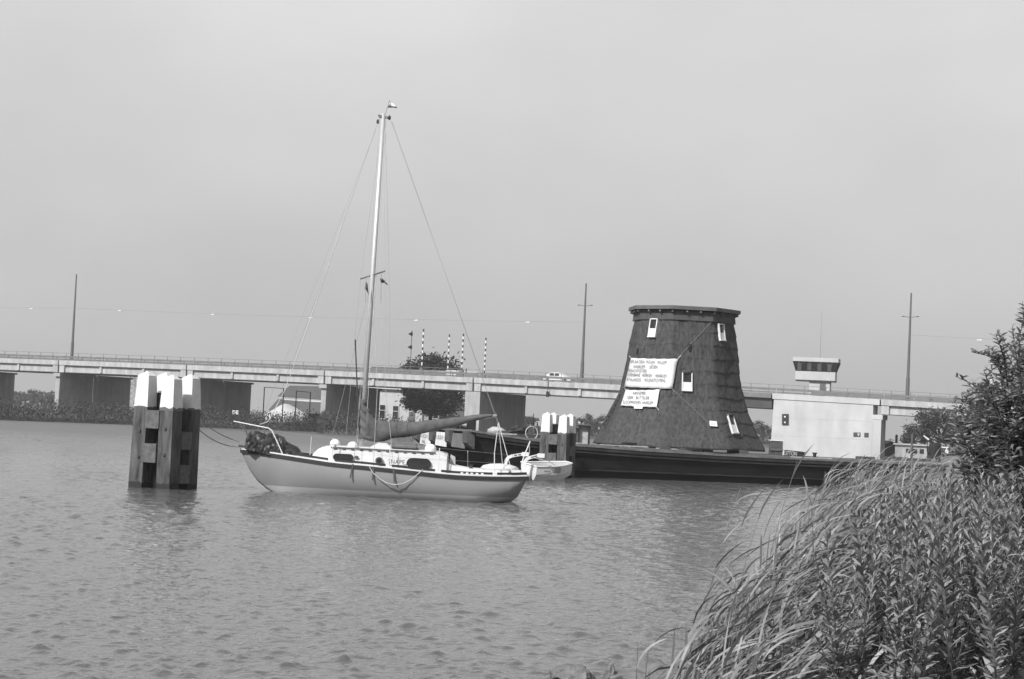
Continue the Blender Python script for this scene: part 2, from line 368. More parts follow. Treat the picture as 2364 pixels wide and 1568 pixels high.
for t0, t1 in spans:
    g = .004 if t1 - t0 > .3 else .001
    a, b = t0 + g, t1 - g
    mb = MB(); span_box(mb, a, b, 0, .45, -.72, 0); mb.build('fascia', M['concrete'] if t0 != TP0 else M['concrete_pale'], bridge)
    mb = MB(); span_box(mb, a, b, .455, BW, -.6, -.12); mb.build('deck_slab', M['asphalt'], bridge)
    if t0 != TP0:
        mb = MB(); span_box(mb, a, b, .40, .85, -1.80, -.725); mb.build('edge_girder', M['concrete'], bridge)
        for k in (1, 2):
            if t1 - t0 < .5: break
            tt = lerp(t0, t1, k / 3.0)
            mb = MB(); span_box(mb, tt - .008, tt + .008, .16, .395, -1.72, -.73, 1); mb.build('stiffener', M['concrete'], bridge)
        for tt in (a + .022, b - .022):
            mb = MB(); span_box(mb, tt - .02, tt + .02, .10, .39, -1.84, -.735, 1); mb.build('stiffener', M['concrete'], bridge)
        mb = MB(); span_box(mb, a, b, .30, .95, -1.90, -1.81); mb.build('girder_bottom_strip', M['steel_dark'], bridge)  # dark strip along the bottom of the edge girder
        mb = MB()
        for wv in (3.4, 6.2, 9.0, 11.8, 14.6, 17.1): span_box(mb, a, b, wv, wv + .5, -1.80, -.61, 3)
        mb.build('inner_girder', M['concrete'], bridge)
    # railing: hand rail, guard rail and posts (a few pixels each)
    for wv in (.18, BW - .3):
        mb = MB(); n = max(2, int((t1 - t0) * BL / 2.4))
        for i in range(n):
            t = lerp(a, b, (i + .5) / n); mb.box(B(t, wv, ztop(t) + .55), .06, .06, 1.1, BANG)
        span_box(mb, a, b, wv - .03, wv + .03, 1.10, 1.15); span_box(mb, a, b, wv - .02, wv + .02, .45, .49)
        mb.build('railing', M['rail'], bridge)
        w2 = wv + (1.5 if wv < 5 else -1.5)
        mb = MB()
        for i in range(n):
            t = lerp(a, b, (i + .3) / n); mb.box(B(t, w2, ztop(t) + .3), .12, .12, .8, BANG)
        span_box(mb, a, b, w2 - .05, w2 + .05, .42, .72); span_box(mb, a, b, w2 - .05, w2 + .05, .08, .26)
        mb.build('guard_rail', M['rail'], bridge)
# piers
for k in (-1, 0, 1, 2):
    z1 = ztop(k) - 1.95; we = {1: 16.6, 2: 15.2}.get(k, 17.6)
    p = MB(); p.hexa([B(k + s * .4 / BL, w_, z) for z in (-1, z1 - .55) for s, w_ in ((-1, 0.1), (1, 0.1), (1, 8.2), (-1, 8.2))])
    pr = p.build('pier', M['pier'], bridge)
    p = MB(); p.hexa([B(k + s * .62 / BL, w_, z) for z in (z1 - .55, z1 - .02) for s, w_ in ((-1, -.25), (1, -.25), (1, 8.6), (-1, 8.6))]); p.build('cap_beam', M['pier'], pr)
    p = MB(); p.hexa([B(k + s * .52 / BL, w_, z) for z in (-1, z1 - .3) for s, w_ in ((-1, 9.4), (1, 9.4), (1, we), (-1, we))])
    pr = p.build('pier', M['pier'], bridge)
    p = MB(); p.hexa([B(k + s * .70 / BL, w_, z) for z in (z1 - .3, z1 - .02) for s, w_ in ((-1, 9.1), (1, 9.1), (1, we + .4), (-1, we + .4))]); p.build('cap_beam', M['pier'], pr)
for k, hw in ((3, 1.15), (4, 1.15)):
    p = MB(); p.hexa([B(k + s * hw / BL, w_, z) for z in (-1.5, ztop(k) - 1.93) for s, w_ in ((-1, .05), (1, .05), (1, 14.5), (-1, 14.5))]); p.build('pier', M['pier'], bridge)
p = MB(); p.hexa([B(6.4 + s * .5 / BL, w_, z) for z in (-1, ztop(6.4) - 1.95) for s, w_ in ((-1, .1), (1, .1), (1, 17), (-1, 17))]); p.build('pier', M['pier'], bridge)
# steel leaf of the opening span
mb = MB(); span_box(mb, 4.255, TP0 - .004, .05, .35, -.62, -.02); mb.build('leaf_fascia', M['rail'], bridge)
mb = MB(); span_box(mb, 4.255, TP0 - .004, .5, 16, -1.95, -.63); mb.build('leaf_girder', M['steel_dark'], bridge)
mb = MB(); span_box(mb, 4.255, TP0 - .004, .4, BW, -.61, -.3); mb.build('deck_slab', M['asphalt'], bridge)
mb = MB(); span_box(mb, 4.255, TP0 - .004, .18, .24, 1.1, 1.15); span_box(mb, 4.255, TP0 - .004, 1.63, 1.73, .42, .72); span_box(mb, 4.255, TP0 - .004, 1.63, 1.73, .08, .26)
for i in range(6):
    t = lerp(4.27, TP0 - .02, i / 5); mb.box(B(t, .2, ztop(t) + .55), .06, .06, 1.1, BANG)
mb.build('railing', M['rail'], bridge)
# bascule pier with its broad pale wall
mb = MB(); tq = TP1 - .038
mb.hexa([B(t, w_, z) for (z, off) in ((-2, 0), (6.9, 1)) for t, w_ in ((TP0 + .012 * off, .10), (tq, .10), (tq, 2.2), (TP0 + .012 * off, 2.2))])
# slope the top with the deck
for i in range(4, 8): mb.v[i].z = ztop(TP0 if i in (4, 7) else tq) - .74
wall = mb.build('pier_wall', M['concrete_pale'], bridge)
for zz in (2.6, 4.9): 
    m2 = MB(); m2.hexa([B(t, w_, z) for z in (zz, zz + .03) for t, w_ in ((TP0 + .02, .085), (tq - .01, .085), (tq - .01, .11), (TP0 + .02, .11))]); m2.build('pour_line', M['concrete'], wall)
m2 = MB(); m2.hexa([B(t, w_, z) for z in (-2, ztop(TP1) - 2.55) for t, w_ in ((tq + .0005, .10), (TP1 + .008, .10), (TP1 + .008, 2.2), (tq + .0005, 2.2))]); m2.build('end_pillar', M['concrete_pale'], wall)
m2 = MB(); m2.hexa([B(t, w_, z) for z in (ztop(TP1) - 2.54, ztop(TP1) - 1.93) for t, w_ in ((tq + .0005, .06), (TP1 + .014, .06), (TP1 + .014, 2.4), (tq + .0005, 2.4))]); m2.build('bearing_ledge', M['concrete_pale'], wall)
m2 = MB(); m2.hexa([B(t, w_, z) for z in (-2, 6.0) for t, w_ in ((TP0 + .02, 2.25), (tq - .1, 2.25), (tq - .1, 9), (TP0 + .02, 9))]); m2.build('counterweight_cellar', M['pier'], wall)

# signal boards on the pier wall
def on_wall(x, y, w_=.10):
    z = 5.0
    for _ in range(4):
        a, b = 4.0, 6.5
        for _ in range(40):
            m = (a + b) / 2
            if PX(B(m, w_, z))[0] < x: a = m
            else: b = m
        p0 = P(x, y, B(a, w_, 0).y); z = p0.z
    return p0
def wall_rect(x0, y0, x1, y1, out):
    c = [on_wall(x0, y1), on_wall(x1, y1), on_wall(x1, y0), on_wall(x0, y0)]
    mb = MB(); mb.prism([q - BN * .012 for q in c], -BN * out); return mb, c
sb = thing('navigation_signal', 'tall dark board with two round lights on the white bridge pier', 'signal light', on_wall(1816, 982))
mb, c = wall_rect(1806, 956, 1821, 981, .12); mb.build('board', M['black'], sb)
for yy in (962.5, 975.5):
    q = on_wall(1813.2, yy) - BN * .14
    mb = MB(); mb.tube([q, q - BN * .08], .11, 10); mb.build('lamp', M['white'], sb)
sb = thing('bridge_number_plate', 'wide dark plate carrying a small white figure on the bridge pier', 'sign', on_wall(1977, 1008))
mb, c = wall_rect(1970.5, 998.5, 1986.5, 1008.5, .05); mb.build('plate', M['steel_dark'], sb)
sb2 = thing('bridge_plate', 'small square dark plate at the right end of the bridge pier', 'sign', on_wall(2000, 1009))
mb, c = wall_rect(1995.5, 999.5, 2005.5, 1009.5, .05); mb.build('plate', M['steel_dark'], sb2)

def text_shape(s, spacing=1.0):
    cu = bpy.data.curves.new('lettering', 'FONT'); cu.body = s; cu.size = 1.0; cu.space_character = spacing; cu.resolution_u = 3
    o = bpy.data.objects.new('lettering', cu); C.objects.link(o)
    dg = bpy.context.evaluated_depsgraph_get(); me = bpy.data.meshes.new_from_object(o.evaluated_get(dg))
    vs = [(v.co.x, v.co.y) for v in me.vertices]; fs = [tuple(p.vertices) for p in me.polygons]
    bpy.data.objects.remove(o); bpy.data.meshes.remove(me); bpy.data.curves.remove(cu)
    x0 = min(v[0] for v in vs); x1 = max(v[0] for v in vs); y0 = min(v[1] for v in vs); y1 = max(v[1] for v in vs)
    return [((x - x0) / (x1 - x0), (y - y0) / (y1 - y0)) for x, y in vs], fs
def text_plane(s, o, right, up, wdt, hgt, out, thick=.0):
    """letters on a plane: o = lower left corner"""
    vs, fs = text_shape(s); mb = MB()
    mb.add([Vector(o) + Vector(right) * (u * wdt) + Vector(up) * (v * hgt) + Vector(out) for u, v in vs], fs); return mb
q = on_wall(1979.5, 1007.2) - BN * .075
text_plane('9', q, BD, (0, 0, 1), .26, .42, (0, 0, 0)).build('lettering', M['white'], sb)

# navigation lamp hanging from the deck edge
q = B(t_for_x(1267, .05), .05, 0); t = t_for_x(1267, .05)
nl = thing('under_bridge_lamp', 'small dark navigation lamp hanging from the bridge girder', 'lamp', B(t, -.05, ztop(t) - 2.2))
mb = MB(); mb.tube([B(t, -.08, ztop(t) + .1), B(t, -.08, ztop(t) - 1.5)], .05, 5); mb.build('bracket', M['steel_dark'], nl)
mb = MB(); mb.box(B(t, -.10, ztop(t) - 1.75), .34, .3, .75, BANG); mb.build('lamp_housing', M['black'], nl)

# control tower (stands behind the deck)
TA = radians(-14); ta = Vector((cos(TA), sin(TA), 0)); tb = Vector((-sin(TA), cos(TA), 0))
TD = 262.0; k_ = TD / F
fl = P(1835.5, 880, TD); fl.z = 0                      # front left foot of the upper body (plan)
tw = thing('bridge_control_tower', 'white bridge keeper tower with slanted window band above the deck', 'control tower', fl + ta * 2.6 + tb * 1.5)
def zt(x, y): return P(x, y, TD).z
zb0, zb1, zw1, zr1 = zt(1890, 878.5), zt(1890, 858.8), zt(1890, 836.3), zt(1890, 826.8)
def frame4(mb, o0, o1, z0, z1, wd, dp):
    """tapered box: o0 / o1 = outward growth at bottom and top"""
    def ring(o, z): 
        return [Vector((p.x, p.y, z)) for p in (fl - ta * o - tb * o, fl + ta * (wd + o) - tb * o, fl + ta * (wd + o) + tb * (dp + o), fl - ta * o + tb * (dp + o))]
    mb.hexa(ring(o0, z0) + ring(o1, z1)); return mb
WD, DP = 5.35, 3.0
frame4(MB(), 0, 0, zb0, zb1, WD, DP).build('cabin_wall', M['concrete_pale'], tw)
frame4(MB(), -.10, .36, zb1 + .003, zw1, WD, DP).build('window_band', M['glass'], tw)
frame4(MB(), .38, .38, zw1 + .003, zr1, WD, DP).build('roof', M['concrete_pale'], tw)
frame4(MB(), -.02, -.02, zb0 - .16, zb0 - .003, WD, DP).build('floor_slab', M['steel_dark'], tw)
for i in range(9):
    u = WD * i / 8.0; dx = lerp(-.05, .30, 0)
    b0 = fl + ta * lerp(.05, WD - .05, i / 8) - tb * (-.10 + .02); b1 = fl + ta * lerp(-.34, WD + .34, i / 8) - tb * (.36 + .02)
    b0.z = zb1; b1.z = zw1
    MB().beam(b0, b1, .09, .07, up=-tb).build('window_mullion', M['black'] if i % 2 == 0 else M['rail'], tw)
for i in range(4):
    b0 = fl + ta * (WD - .10 + .02) + tb * lerp(.05, DP - .05, i / 3); b1 = fl + ta * (WD + .38) + tb * lerp(-.3, DP + .3, i / 3)
    b0.z = zb1; b1.z = zw1
    MB().beam(b0, b1, .09, .07, up=ta).build('window_mullion', M['black'], tw)
for i in range(4):                                     # added grey strips: light seen through the panes, put in as colour
    c0 = fl + ta * (WD * (i * .25 + .05)) - tb * .06; c1 = c0 + ta * (WD * .10); c0.z = c1.z = zb1 + .12
    up = Vector((0, 0, (zw1 - zb1) * .72)) - tb * .33
    mb = MB(); mb.prism([c0 - tb * .02, c1 - tb * .02, c1 + up - tb * .02, c0 + up - tb * .02], -tb * .012); mb.build('see_through_strip', M['pole'], tw)
sx = fl + ta * 1.9 + tb * .35
mb = MB(); mb.hexa([Vector((p.x, p.y, z)) for z in (-1, zb0 - .163) for p in (sx, sx + ta * 2.75, sx + ta * 2.75 + tb * 2.3, sx + tb * 2.3)]); sh = mb.build('shaft', M['concrete_pale'], tw)
c0 = sx + ta * 1.42 - tb * .012; c0.z = zb0 - 2.4
mb = MB(); mb.prism([c0, c0 + ta * .78, c0 + ta * .78 + Vector((0, 0, 2.05)), c0 + Vector((0, 0, 2.05))], -tb * .04); mb.build('door', M['board_grey'], tw)
a0 = fl + ta * 3.1 + tb * 1.5; a0.z = zr1
MB().tube([a0, a0 + Vector((0, 0, 6.5))], [.03, .012], 5).build('aerial', M['rail'], tw)

# lamp posts and the wire with lamps along the middle of the road
WM = BW / 2
posts = []
for x, lab in ((165, 'tall tapering lamp post on the bridge at the far left'), (1343, 'tall tapering lamp post on the bridge just left of the mill'), (2095, 'tall tapering lamp post on the bridge right of the control tower')):
    t = t_for_x(x, WM); b = B(t, WM, ztop(t) - .1)
    o = thing('lamp_post', lab, 'lamp post', b, 'lamp posts along the bridge')
    MB().tube([b, b + Vector((0, 0, 3.2)), b + Vector((0, 0, 3.21)), b + Vector((0, 0, 14.15))], [.26, .24, .20, .10], 8).build('pole', M['pole'], o)
    if x > 200:
        for s in (-1, 1):
            a0 = b + Vector((0, 0, 11.0)); a1 = a0 + BD * (s * .95) + Vector((0, 0, .12))
            MB().tube([a0, a1], .04, 5).build('arm', M['pole'], o)
            MB().ell(a1, .22, .13, .08, 8, 4).build('lamp_head', M['rail'], o)
    posts.append((t, b))
def wire(t0, z0, t1, z1, sag, lab):
    path = []
    for i in range(25):
        u = i / 24; t = lerp(t0, t1, u); q = B(t, WM, lerp(z0, z1, u) - sag * 4 * u * (1 - u)); path.append(q)
    solo(MB().tube(path, .017, 3), 'catenary_wire', M['wire'], lab, 'wire', 'lamp wires over the bridge'); return path
zz = lambda i: posts[i][1].z + 8.75
wp0 = wire(-3.0, zz(0) + .2, posts[0][0], zz(0), .3, 'thin lamp wire running off the left edge over the bridge')
wp1 = wire(posts[0][0], zz(0), posts[1][0], zz(1), .35, 'thin lamp wire between the far left post and the post left of the mill')
wp2 = wire(posts[2][0], zz(2), 9.0, zz(2) - 1.6, .3, 'thin lamp wire running right from the post beyond the control tower')
def zwire(t):
    for wp, ta_, tb_ in ((wp0, -3.0, posts[0][0]), (wp1, posts[0][0], posts[1][0]), (wp2, posts[2][0], 9.0)):
        if ta_ <= t <= tb_: return wp[min(24, int(round((t - ta_) / (tb_ - ta_) * 24)))].z
    return 17
lampxs = [(66, 'leftmost white lamp hanging on the wire above the bridge'), (270, 'second white wire lamp from the left above the bridge'), (485, 'third white wire lamp from the left, left of the mast'),
          (712, 'white wire lamp nearest the mast on its left'), (955, 'white wire lamp nearest the mast on its right'), (1213, 'white wire lamp nearest the post left of the mill'), (2257, 'white wire lamp at the far right beside the bush')]
for x, lab in lampxs:
    t = t_for_x(x, WM); q = B(t, WM, zwire(t) - .12)
    o = thing('hanging_lamp', lab, 'lamp', q, 'lamps hanging on the wire above the bridge')
    MB().box(q, .62, .2, .12, BANG).build('lamp_body', M['white'], o)
    MB().box(q + Vector((0, 0, .10)), .05, .05, .09, BANG).build('hanger', M['wire'], o)

# raised striped barrier booms, signal mast
def boom(x0, y0, x1, y1, w_, lab, n=13):
    t = t_for_x(x1, w_); b = B(t, w_, ztop(t) - .1); zt_ = P(x0, y0, b.y).z
    o = thing('barrier_boom', lab, 'barrier', b, 'raised striped barrier booms on the bridge')
    MB().box(b + Vector((0, 0, .55)), .5, .4, 1.1, BANG).build('housing', M['rail'], o)
    z0 = b.z + 1.1
    for i in range(n):
        MB().box(Vector((b.x, b.y, lerp(z0, zt_, (i + .5) / n))), .17, .10, (zt_ - z0) / n, BANG).build('stripe', M['black'] if i % 2 == 0 else M['white'], o)
boom(978.6, 759.6, 973, 852, 3.0, 'raised striped barrier boom nearest the mast, left of the tree')
boom(1039, 772, 1033, 859, 15.0, 'raised striped barrier boom in front of the tree top')
boom(1071.6, 770.5, 1065.5, 862, 3.5, 'raised striped barrier boom just right of the tree top')
boom(1124, 780, 1117.7, 868, 15.0, 'raised striped barrier boom farthest right of the four by the tree')
boom(2290, 818, 2287, 905, 9.0, 'striped barrier boom half hidden behind the bush at right', 9)
t = t_for_x(946.5, 2.2); b = B(t, 2.2, ztop(t) - .1); zt_ = P(951.4, 763, b.y).z
o = thing('siren_mast', 'thin mast with three dark horns on the bridge right of the yacht mast', 'signal mast', b)
MB().tube([b, Vector((b.x, b.y, zt_))], .06, 6).build('pole', M['pole'], o)
for yy, s in ((771, 1.0), (801.5, 1.0), (832, .62)):
    q = Vector((b.x, b.y, P(946, yy, b.y).z))
    MB().tube([q - BD * .02, q - BD * .28 * s, q - BD * .5 * s], [.34 * s, .16 * s, .09 * s], 8).build('horn', M['black'], o)
t = t_for_x(1033, 4.5); b = B(t, 4.5, ztop(t))
o = thing('parapet_screen', 'pale railing panel on the bridge below the tree top', 'railing', b)
MB().box(b + Vector((0, 0, .8)), 9.5, .06, .06, BANG).build('rail', M['white'], o)
MB().box(b + BD * .6 + Vector((0, 0, .55)), 1.6, .1, .9, BANG).build('panel', M['concrete_pale'], o)
for s in (-4.7, -1.6, 1.6, 4.7): MB().box(b + BD * s + Vector((0, 0, .35)), .06, .06, .9, BANG).build('post', M['rail'], o)

# car on the bridge
def car():
    t = t_for_x(1291, 4.2); b = B(t, 4.2, ztop(t) - .11)
    o = thing('car', 'white car driving on the bridge left of the lamp post by the mill', 'car', b)
    def sec(u, z0, z1, hw): return [b + BD * u + BN * (s * hw) + Vector((0, 0, z)) for s, z in ((-1, z0), (1, z0), (1, z1), (-1, z1))]
    mb = MB(); mb.loft([sec(-2.1, .45, .75, .7), sec(-2.0, .3, .85, .8), sec(-1.2, .28, .95, .82), sec(.9, .28, .95, .82), sec(1.8, .3, .88, .8), sec(2.05, .4, .75, .72)]); mb.build('body', M['white'], o)
    mb = MB(); mb.loft([sec(-1.75, .955, .96, .74), sec(-1.1, .955, 1.42, .62), sec(.2, .955, 1.45, .62), sec(.95, .955, .96, .74)]); cb = mb.build('cabin', M['white'], o)
    for u0, u1 in ((-1.2, -.5), (-.42, .28)):
        mb = MB(); mb.prism([b + BD * u0 - BN * .735 + Vector((0, 0, 1.0)), b + BD * u1 - BN * .735 + Vector((0, 0, 1.0)), b + BD * (u1 - .05) - BN * .665 + Vector((0, 0, 1.34)), b + BD * (u0 + .12) - BN * .665 + Vector((0, 0, 1.34))], -BN * .01); mb.build('window', M['glass'], cb)
    for u in (-1.35, 1.25):
        for s in (-1, 1):
            c = b + BD * u + BN * (s * .72) + Vector((0, 0, .31)); mb = MB(); mb.tube([c - BN * .1, c + BN * .1], .31, 12); mb.build('wheel', M['black'], o)
car()

# ================================================================ things on and behind the far bank
def leaf_cloud(mb, c, rad, n, size, r, clumps=26, flat=.8, low=-.55):
    """many small leaf faces gathered in clumps over an uneven crown"""
    cl = []
    for _ in range(clumps):
        while True:
            d = Vector((r.uniform(-1, 1), r.uniform(-1, 1), r.uniform(low, 1)))
            if .25 < d.length < 1: break
        d = d * (r.uniform(.72, 1.0) / max(.55, d.length)) if r.random() < .75 else d
        cl.append((d, r.uniform(.16, .36)))
    c = Vector(c)
    for _ in range(n):
        d, s = r.choice(cl); q = d + Vector((r.gauss(0, s * .55), r.gauss(0, s * .55), r.gauss(0, s * .45)))
        p = c + Vector((q.x * rad[0], q.y * rad[1], q.z * rad[2])); k = size * r.uniform(.6, 1.4)
        a = Vector((r.gauss(0, 1), r.gauss(0, 1), r.gauss(0, .6))).normalized() * k
        b = Vector((r.gauss(0, 1), r.gauss(0, 1), r.gauss(0, .8))); b = (b - a * b.dot(a) / a.length_squared).normalized() * (k * flat * .6)
        mb.quad(p - a, p - b, p + a, p + b)
def tree(name, label, base, h, rad, n, size, mt, seed, trunk=.3, cz=.6, group=None, clumps=30, low=-.55):
    r = rnd(seed); o = thing(name, label, 'tree', base, group); base = Vector(base)
    c = base + Vector((0, 0, h * cz)); mb = MB()
    mb.tube([base + Vector((0, 0, -.4)), base + Vector((.05 * h * .1, 0, h * .3)), c], [trunk, trunk * .75, trunk * .35], 7)
    for i in range(6):
        a = i * 1.05 + r.random(); e = c + Vector((cos(a) * rad[0] * .7, sin(a) * rad[1] * .7, rad[2] * r.uniform(.0, .6)))
        s = base + Vector((0, 0, h * r.uniform(.28, .45))); mb.tube([s, (s + e) / 2 + Vector((0, 0, .3)), e], [trunk * .4, trunk * .28, trunk * .1], 5)
    mb.build('trunk', M['bark'], o)
    mb = MB(); leaf_cloud(mb, c, rad, n, size, r, clumps, low=low); mb.build('crown', mt, o)
    return o
# reed fringe along the far bank
def far_reeds():
    r = rnd(5); mb = MB()
    for (a, b) in zip(EDGE[1:], EDGE[2:]):
        ln = (b - a).length; n = int(ln * 190)
        for _ in range(n):
            u = r.random(); d = r.random() ** 1.4 * 9; p = lerp(a, b, u) + Vector((r.uniform(-.4, .4), .2 + d, 0))
            hh = (1.75 + .5 * min(1, d / 2) + .8 * noise.noise(Vector((p.x * .14, p.y * .14, 3)))) * r.uniform(.6, 1.1) * 1.25
            q = p + Vector((0, 0, .0 + hh * r.random() ** .8)); k = r.uniform(.10, .24)
            ax = Vector((r.gauss(.35, .6), r.gauss(0, .6), r.gauss(.8, .5))).normalized() * k; bx = Vector((r.gauss(0, 1), r.gauss(0, .5), r.gauss(0, .4))).normalized() * (k * .45)
            mb.quad(q - ax, q - bx, q + ax, q + bx)
    o = mb.build('far_reed_fringe', M['far_reed'], None, kind='stuff'); o['label'] = 'dark reeds fringing the far bank below the bridge'; o['category'] = 'reeds'
far_reeds()
def gp(x, D, z=.85): return Vector(((x - CX) / F * D, D, z))
# big tree by the house
tree('broad_leaved_tree', 'dark bushy tree behind the bridge rising above its railing', gp(1002, 297), 12.5, (4.7, 4.0, 4.5), 18000, .27, M['tree_dark'], 11, .35, .54, clumps=90, low=-1)
# house
def zD(x, y, D): return P(x, y, D).z
def house():
    D = 308.0; o = thing('house', 'pale plastered house with tall windows behind the yacht mast', 'house', gp(905, D))
    x0, x1 = P(845, 950, D).x, P(975, 950, D).x; zt_ = zD(910, 897, D); z0 = .3
    MB().box(((x0 + x1) / 2, D + 4, (z0 + zt_) / 2), x1 - x0, 8, zt_ - z0).build('wall', M['plaster'], o)
    mb = MB(); rz = zt_ + 3.4
    mb.hexa([Vector((x0 - .3, D - .3, zt_)), Vector((x1 + .3, D - .3, zt_)), Vector((x1 + .3, D + 8.3, zt_)), Vector((x0 - .3, D + 8.3, zt_)), Vector((x0 + .3, D + 3.4, rz)), Vector((x1 - .3, D + 3.4, rz)), Vector((x1 - .3, D + 4.6, rz)), Vector((x0 + .3, D + 4.6, rz))]); rf = mb.build('roof', M['roof_tile'], o)
    MB().box(((x0 + x1) / 2, D - .42, zt_ - .07), x1 - x0 + .7, .2, .16).build('gutter', M['white'], rf)
    for (a, b, c, d) in ((876, 935.7, 889.5, 966), (906, 938, 920, 968)):
        p0, p1 = P(a, d, D), P(b, c, D) if False else P(c, b, D)
        f = MB().box(((p0.x + p1.x) / 2, D - .03, (p0.z + p1.z) / 2), p1.x - p0.x, .1, p1.z - p0.z); f = f.build('window', M['glass'], o)
        zc = (p0.z + p1.z) / 2
        MB().box(((p0.x + p1.x) / 2, D - .10, zc + .25), p1.x - p0.x, .03, .08).build('glazing_bar', M['white'], f)
        MB().box(((p0.x + p1.x) / 2, D - .12, p0.z - .06), p1.x - p0.x + .2, .2, .12).build('sill', M['white'], f)
        for xx in (p0.x - .04, p1.x + .04): MB().box((xx, D - .10, zc), .07, .04, p1.z - p0.z).build('frame', M['white'], f)
    p0, p1 = P(943, 974, D), P(958, 951, D)
    MB().box(((p0.x + p1.x) / 2, D - .05, (p0.z + p1.z) / 2), p1.x - p0.x, .12, p1.z - p0.z).build('door', M['plate_grey'], o)
house()
def cottage():
    D = 318.0; o = thing('cottage', 'small dark brick cottage with gabled roof half behind the tree', 'house', gp(1055, D))
    x0, x1 = P(1034, 950, D).x, P(1085, 950, D).x; ze = zD(1060, 946, D); zr = zD(1055, 928, D)
    MB().box(((x0 + x1) / 2, D + 3, (ze + .3) / 2), x1 - x0, 6, ze - .3).build('wall', M['brick'], o)
    mb = MB(); mb.prism([Vector((x0 - .2, D - .2, ze)), Vector((x1 + .2, D - .2, ze)), Vector(((x0 + x1) / 2, D - .2, zr))], (0, 6.4, 0)); mb.build('roof', M['roof_tile'], o)
    p = P(1037, 942, D); wn = MB().box((p.x, D - .25, p.z), .42, .08, .72).build('window', M['white'], o)
    MB().box((p.x, D - .30, p.z + .05), .26, .03, .45).build('pane', M['glass'], wn)
cottage()
def barn():
    D = 332.0; o = thing('barn', 'large dark roofed barn behind the white sand heap', 'barn', gp(700, D))
    def q(x, y, d=D): return P(x, y, d)
    xr = q(800, 900).x
    a, b = q(640, 915), q(661, 889)
    mb = MB(); mb.add([(a.x, D, a.z), (xr, D, a.z - .3), (xr - 1.2, D + 5, b.z + .2), (b.x, D + 5, b.z), (a.x, D + 10, a.z), (xr, D + 10, a.z - .3)], [(0, 1, 2, 3), (3, 2, 5, 4), (0, 3, 4), (1, 5, 2)]); mb.build('upper_roof', M['roof_tile'], o)
    e = q(620, 947, D - 3)
    mb = MB(); mb.add([(e.x, D - 3.5, e.z), (xr + 1, D - 3.5, e.z - .4), (xr, D - .1, a.z - .75), (a.x + .2, D - .1, a.z - .45), (e.x, D + 13, e.z), (a.x + .2, D + 10, a.z - .45)], [(0, 1, 2, 3), (0, 3, 5, 4)]); mb.build('lower_roof', M['roof_tile'], o)
    MB().box(((a.x + xr) / 2 + .6, D - .18, a.z - .55), xr - a.x - 1, .1, .24).build('eaves_board', M['white_worn'], o)
    MB().box(((a.x + xr) / 2, D + 4, (e.z + .2) / 2), xr - a.x - .6, 6, e.z + .6).build('wall', M['brick'], o)
barn()
def sand():
    D = 320.0; mb = MB(); pts = [(612, 957), (630, 946), (646, 936.5), (656, 932), (667, 933.5), (684, 942), (699, 951), (711, 957)]
    rings = []
    for x, y in pts:
        p = P(x, y, D); zt_ = max(.95, p.z); hw = (zt_ - .8) * 1.7 + .05
        rings.append([Vector((p.x, D - hw, .8)), Vector((p.x, D - hw * .45, lerp(.8, zt_, .62))), Vector((p.x, D, zt_)), Vector((p.x, D + hw, .8))])
    mb.loft(rings); solo(mb, 'sand_heap', M['sand'], 'pale heap of sand on the far bank in front of the barn', 'sand heap', smooth=True)
    p = P(544, 950.5, 283); solo(MB().box((p.x, 283, p.z - .1), .85, .6, .6), 'bank_box', M['white_worn'], 'small white box among the far reeds left of the sand heap', 'box')
    p = P(556, 948, 300); mb = MB(); mb.lathe([(1.5, .6), (.9, p.z), (.0, p.z + .9)], (P(552, 948, 300).x, 300, 0), 10); solo(mb, 'gravel_heap', M['sand'], 'small pale heap beside the pier left of the barn', 'heap')
sand()
for (xa, xb, yt, yb, lab) in ((610.6, 655, 894, 948, 'thin goal-like pole frame left of the sand heap'), (684.5, 717, 903, 957, 'thin goal-like pole frame right of the sand heap')):
    D = 300.0; a, b = P(xa, yt, D), P(xb, yt + 3, D); o = thing('pole_frame', lab, 'frame', (a.x, D, .8), 'pole frames on the far bank')
    for q in (a, b): MB().tube([(q.x, D, .5), (q.x, D, q.z)], .09, 5).build('post', M['pole'], o)
    MB().tube([a, b], .05, 5).build('crossbar', M['pole'], o)
def pylon():
    D = 1150.0; bx = P(303, 930, D).x; o = thing('power_pylon', 'faint lattice power pylon far behind the left mooring post', 'pylon', (bx, D, 1)); zt_ = 24; r = .22
    def hw(z): return lerp(3.6, .7, z / zt_)
    for sx_ in (-1, 1):
        for sy in (-1, 1): MB().tube([(bx + sx_ * hw(0), D + sy * hw(0), .5), (bx + sx_ * hw(zt_), D + sy * hw(zt_), zt_)], r, 4).build('leg', M['pole'], o)
    mb = MB(); z = 0
    while z < zt_ - 2:
        z2 = z + 1.6 + hw(z) * .6
        for s in (-1, 1): mb.tube([(bx - s * hw(z), D - hw(z), z + 1), (bx + s * hw(z2), D - hw(z2), z2 + 1)], r * .7, 3)
        z = z2
    mb.build('bracing', M['pole'], o)
    for z, ww in ((15, 6), (19, 5)): MB().beam((bx - ww, D, z), (bx + ww, D, z), .4, .4).build('cross_arm', M['pole'], o)
pylon()
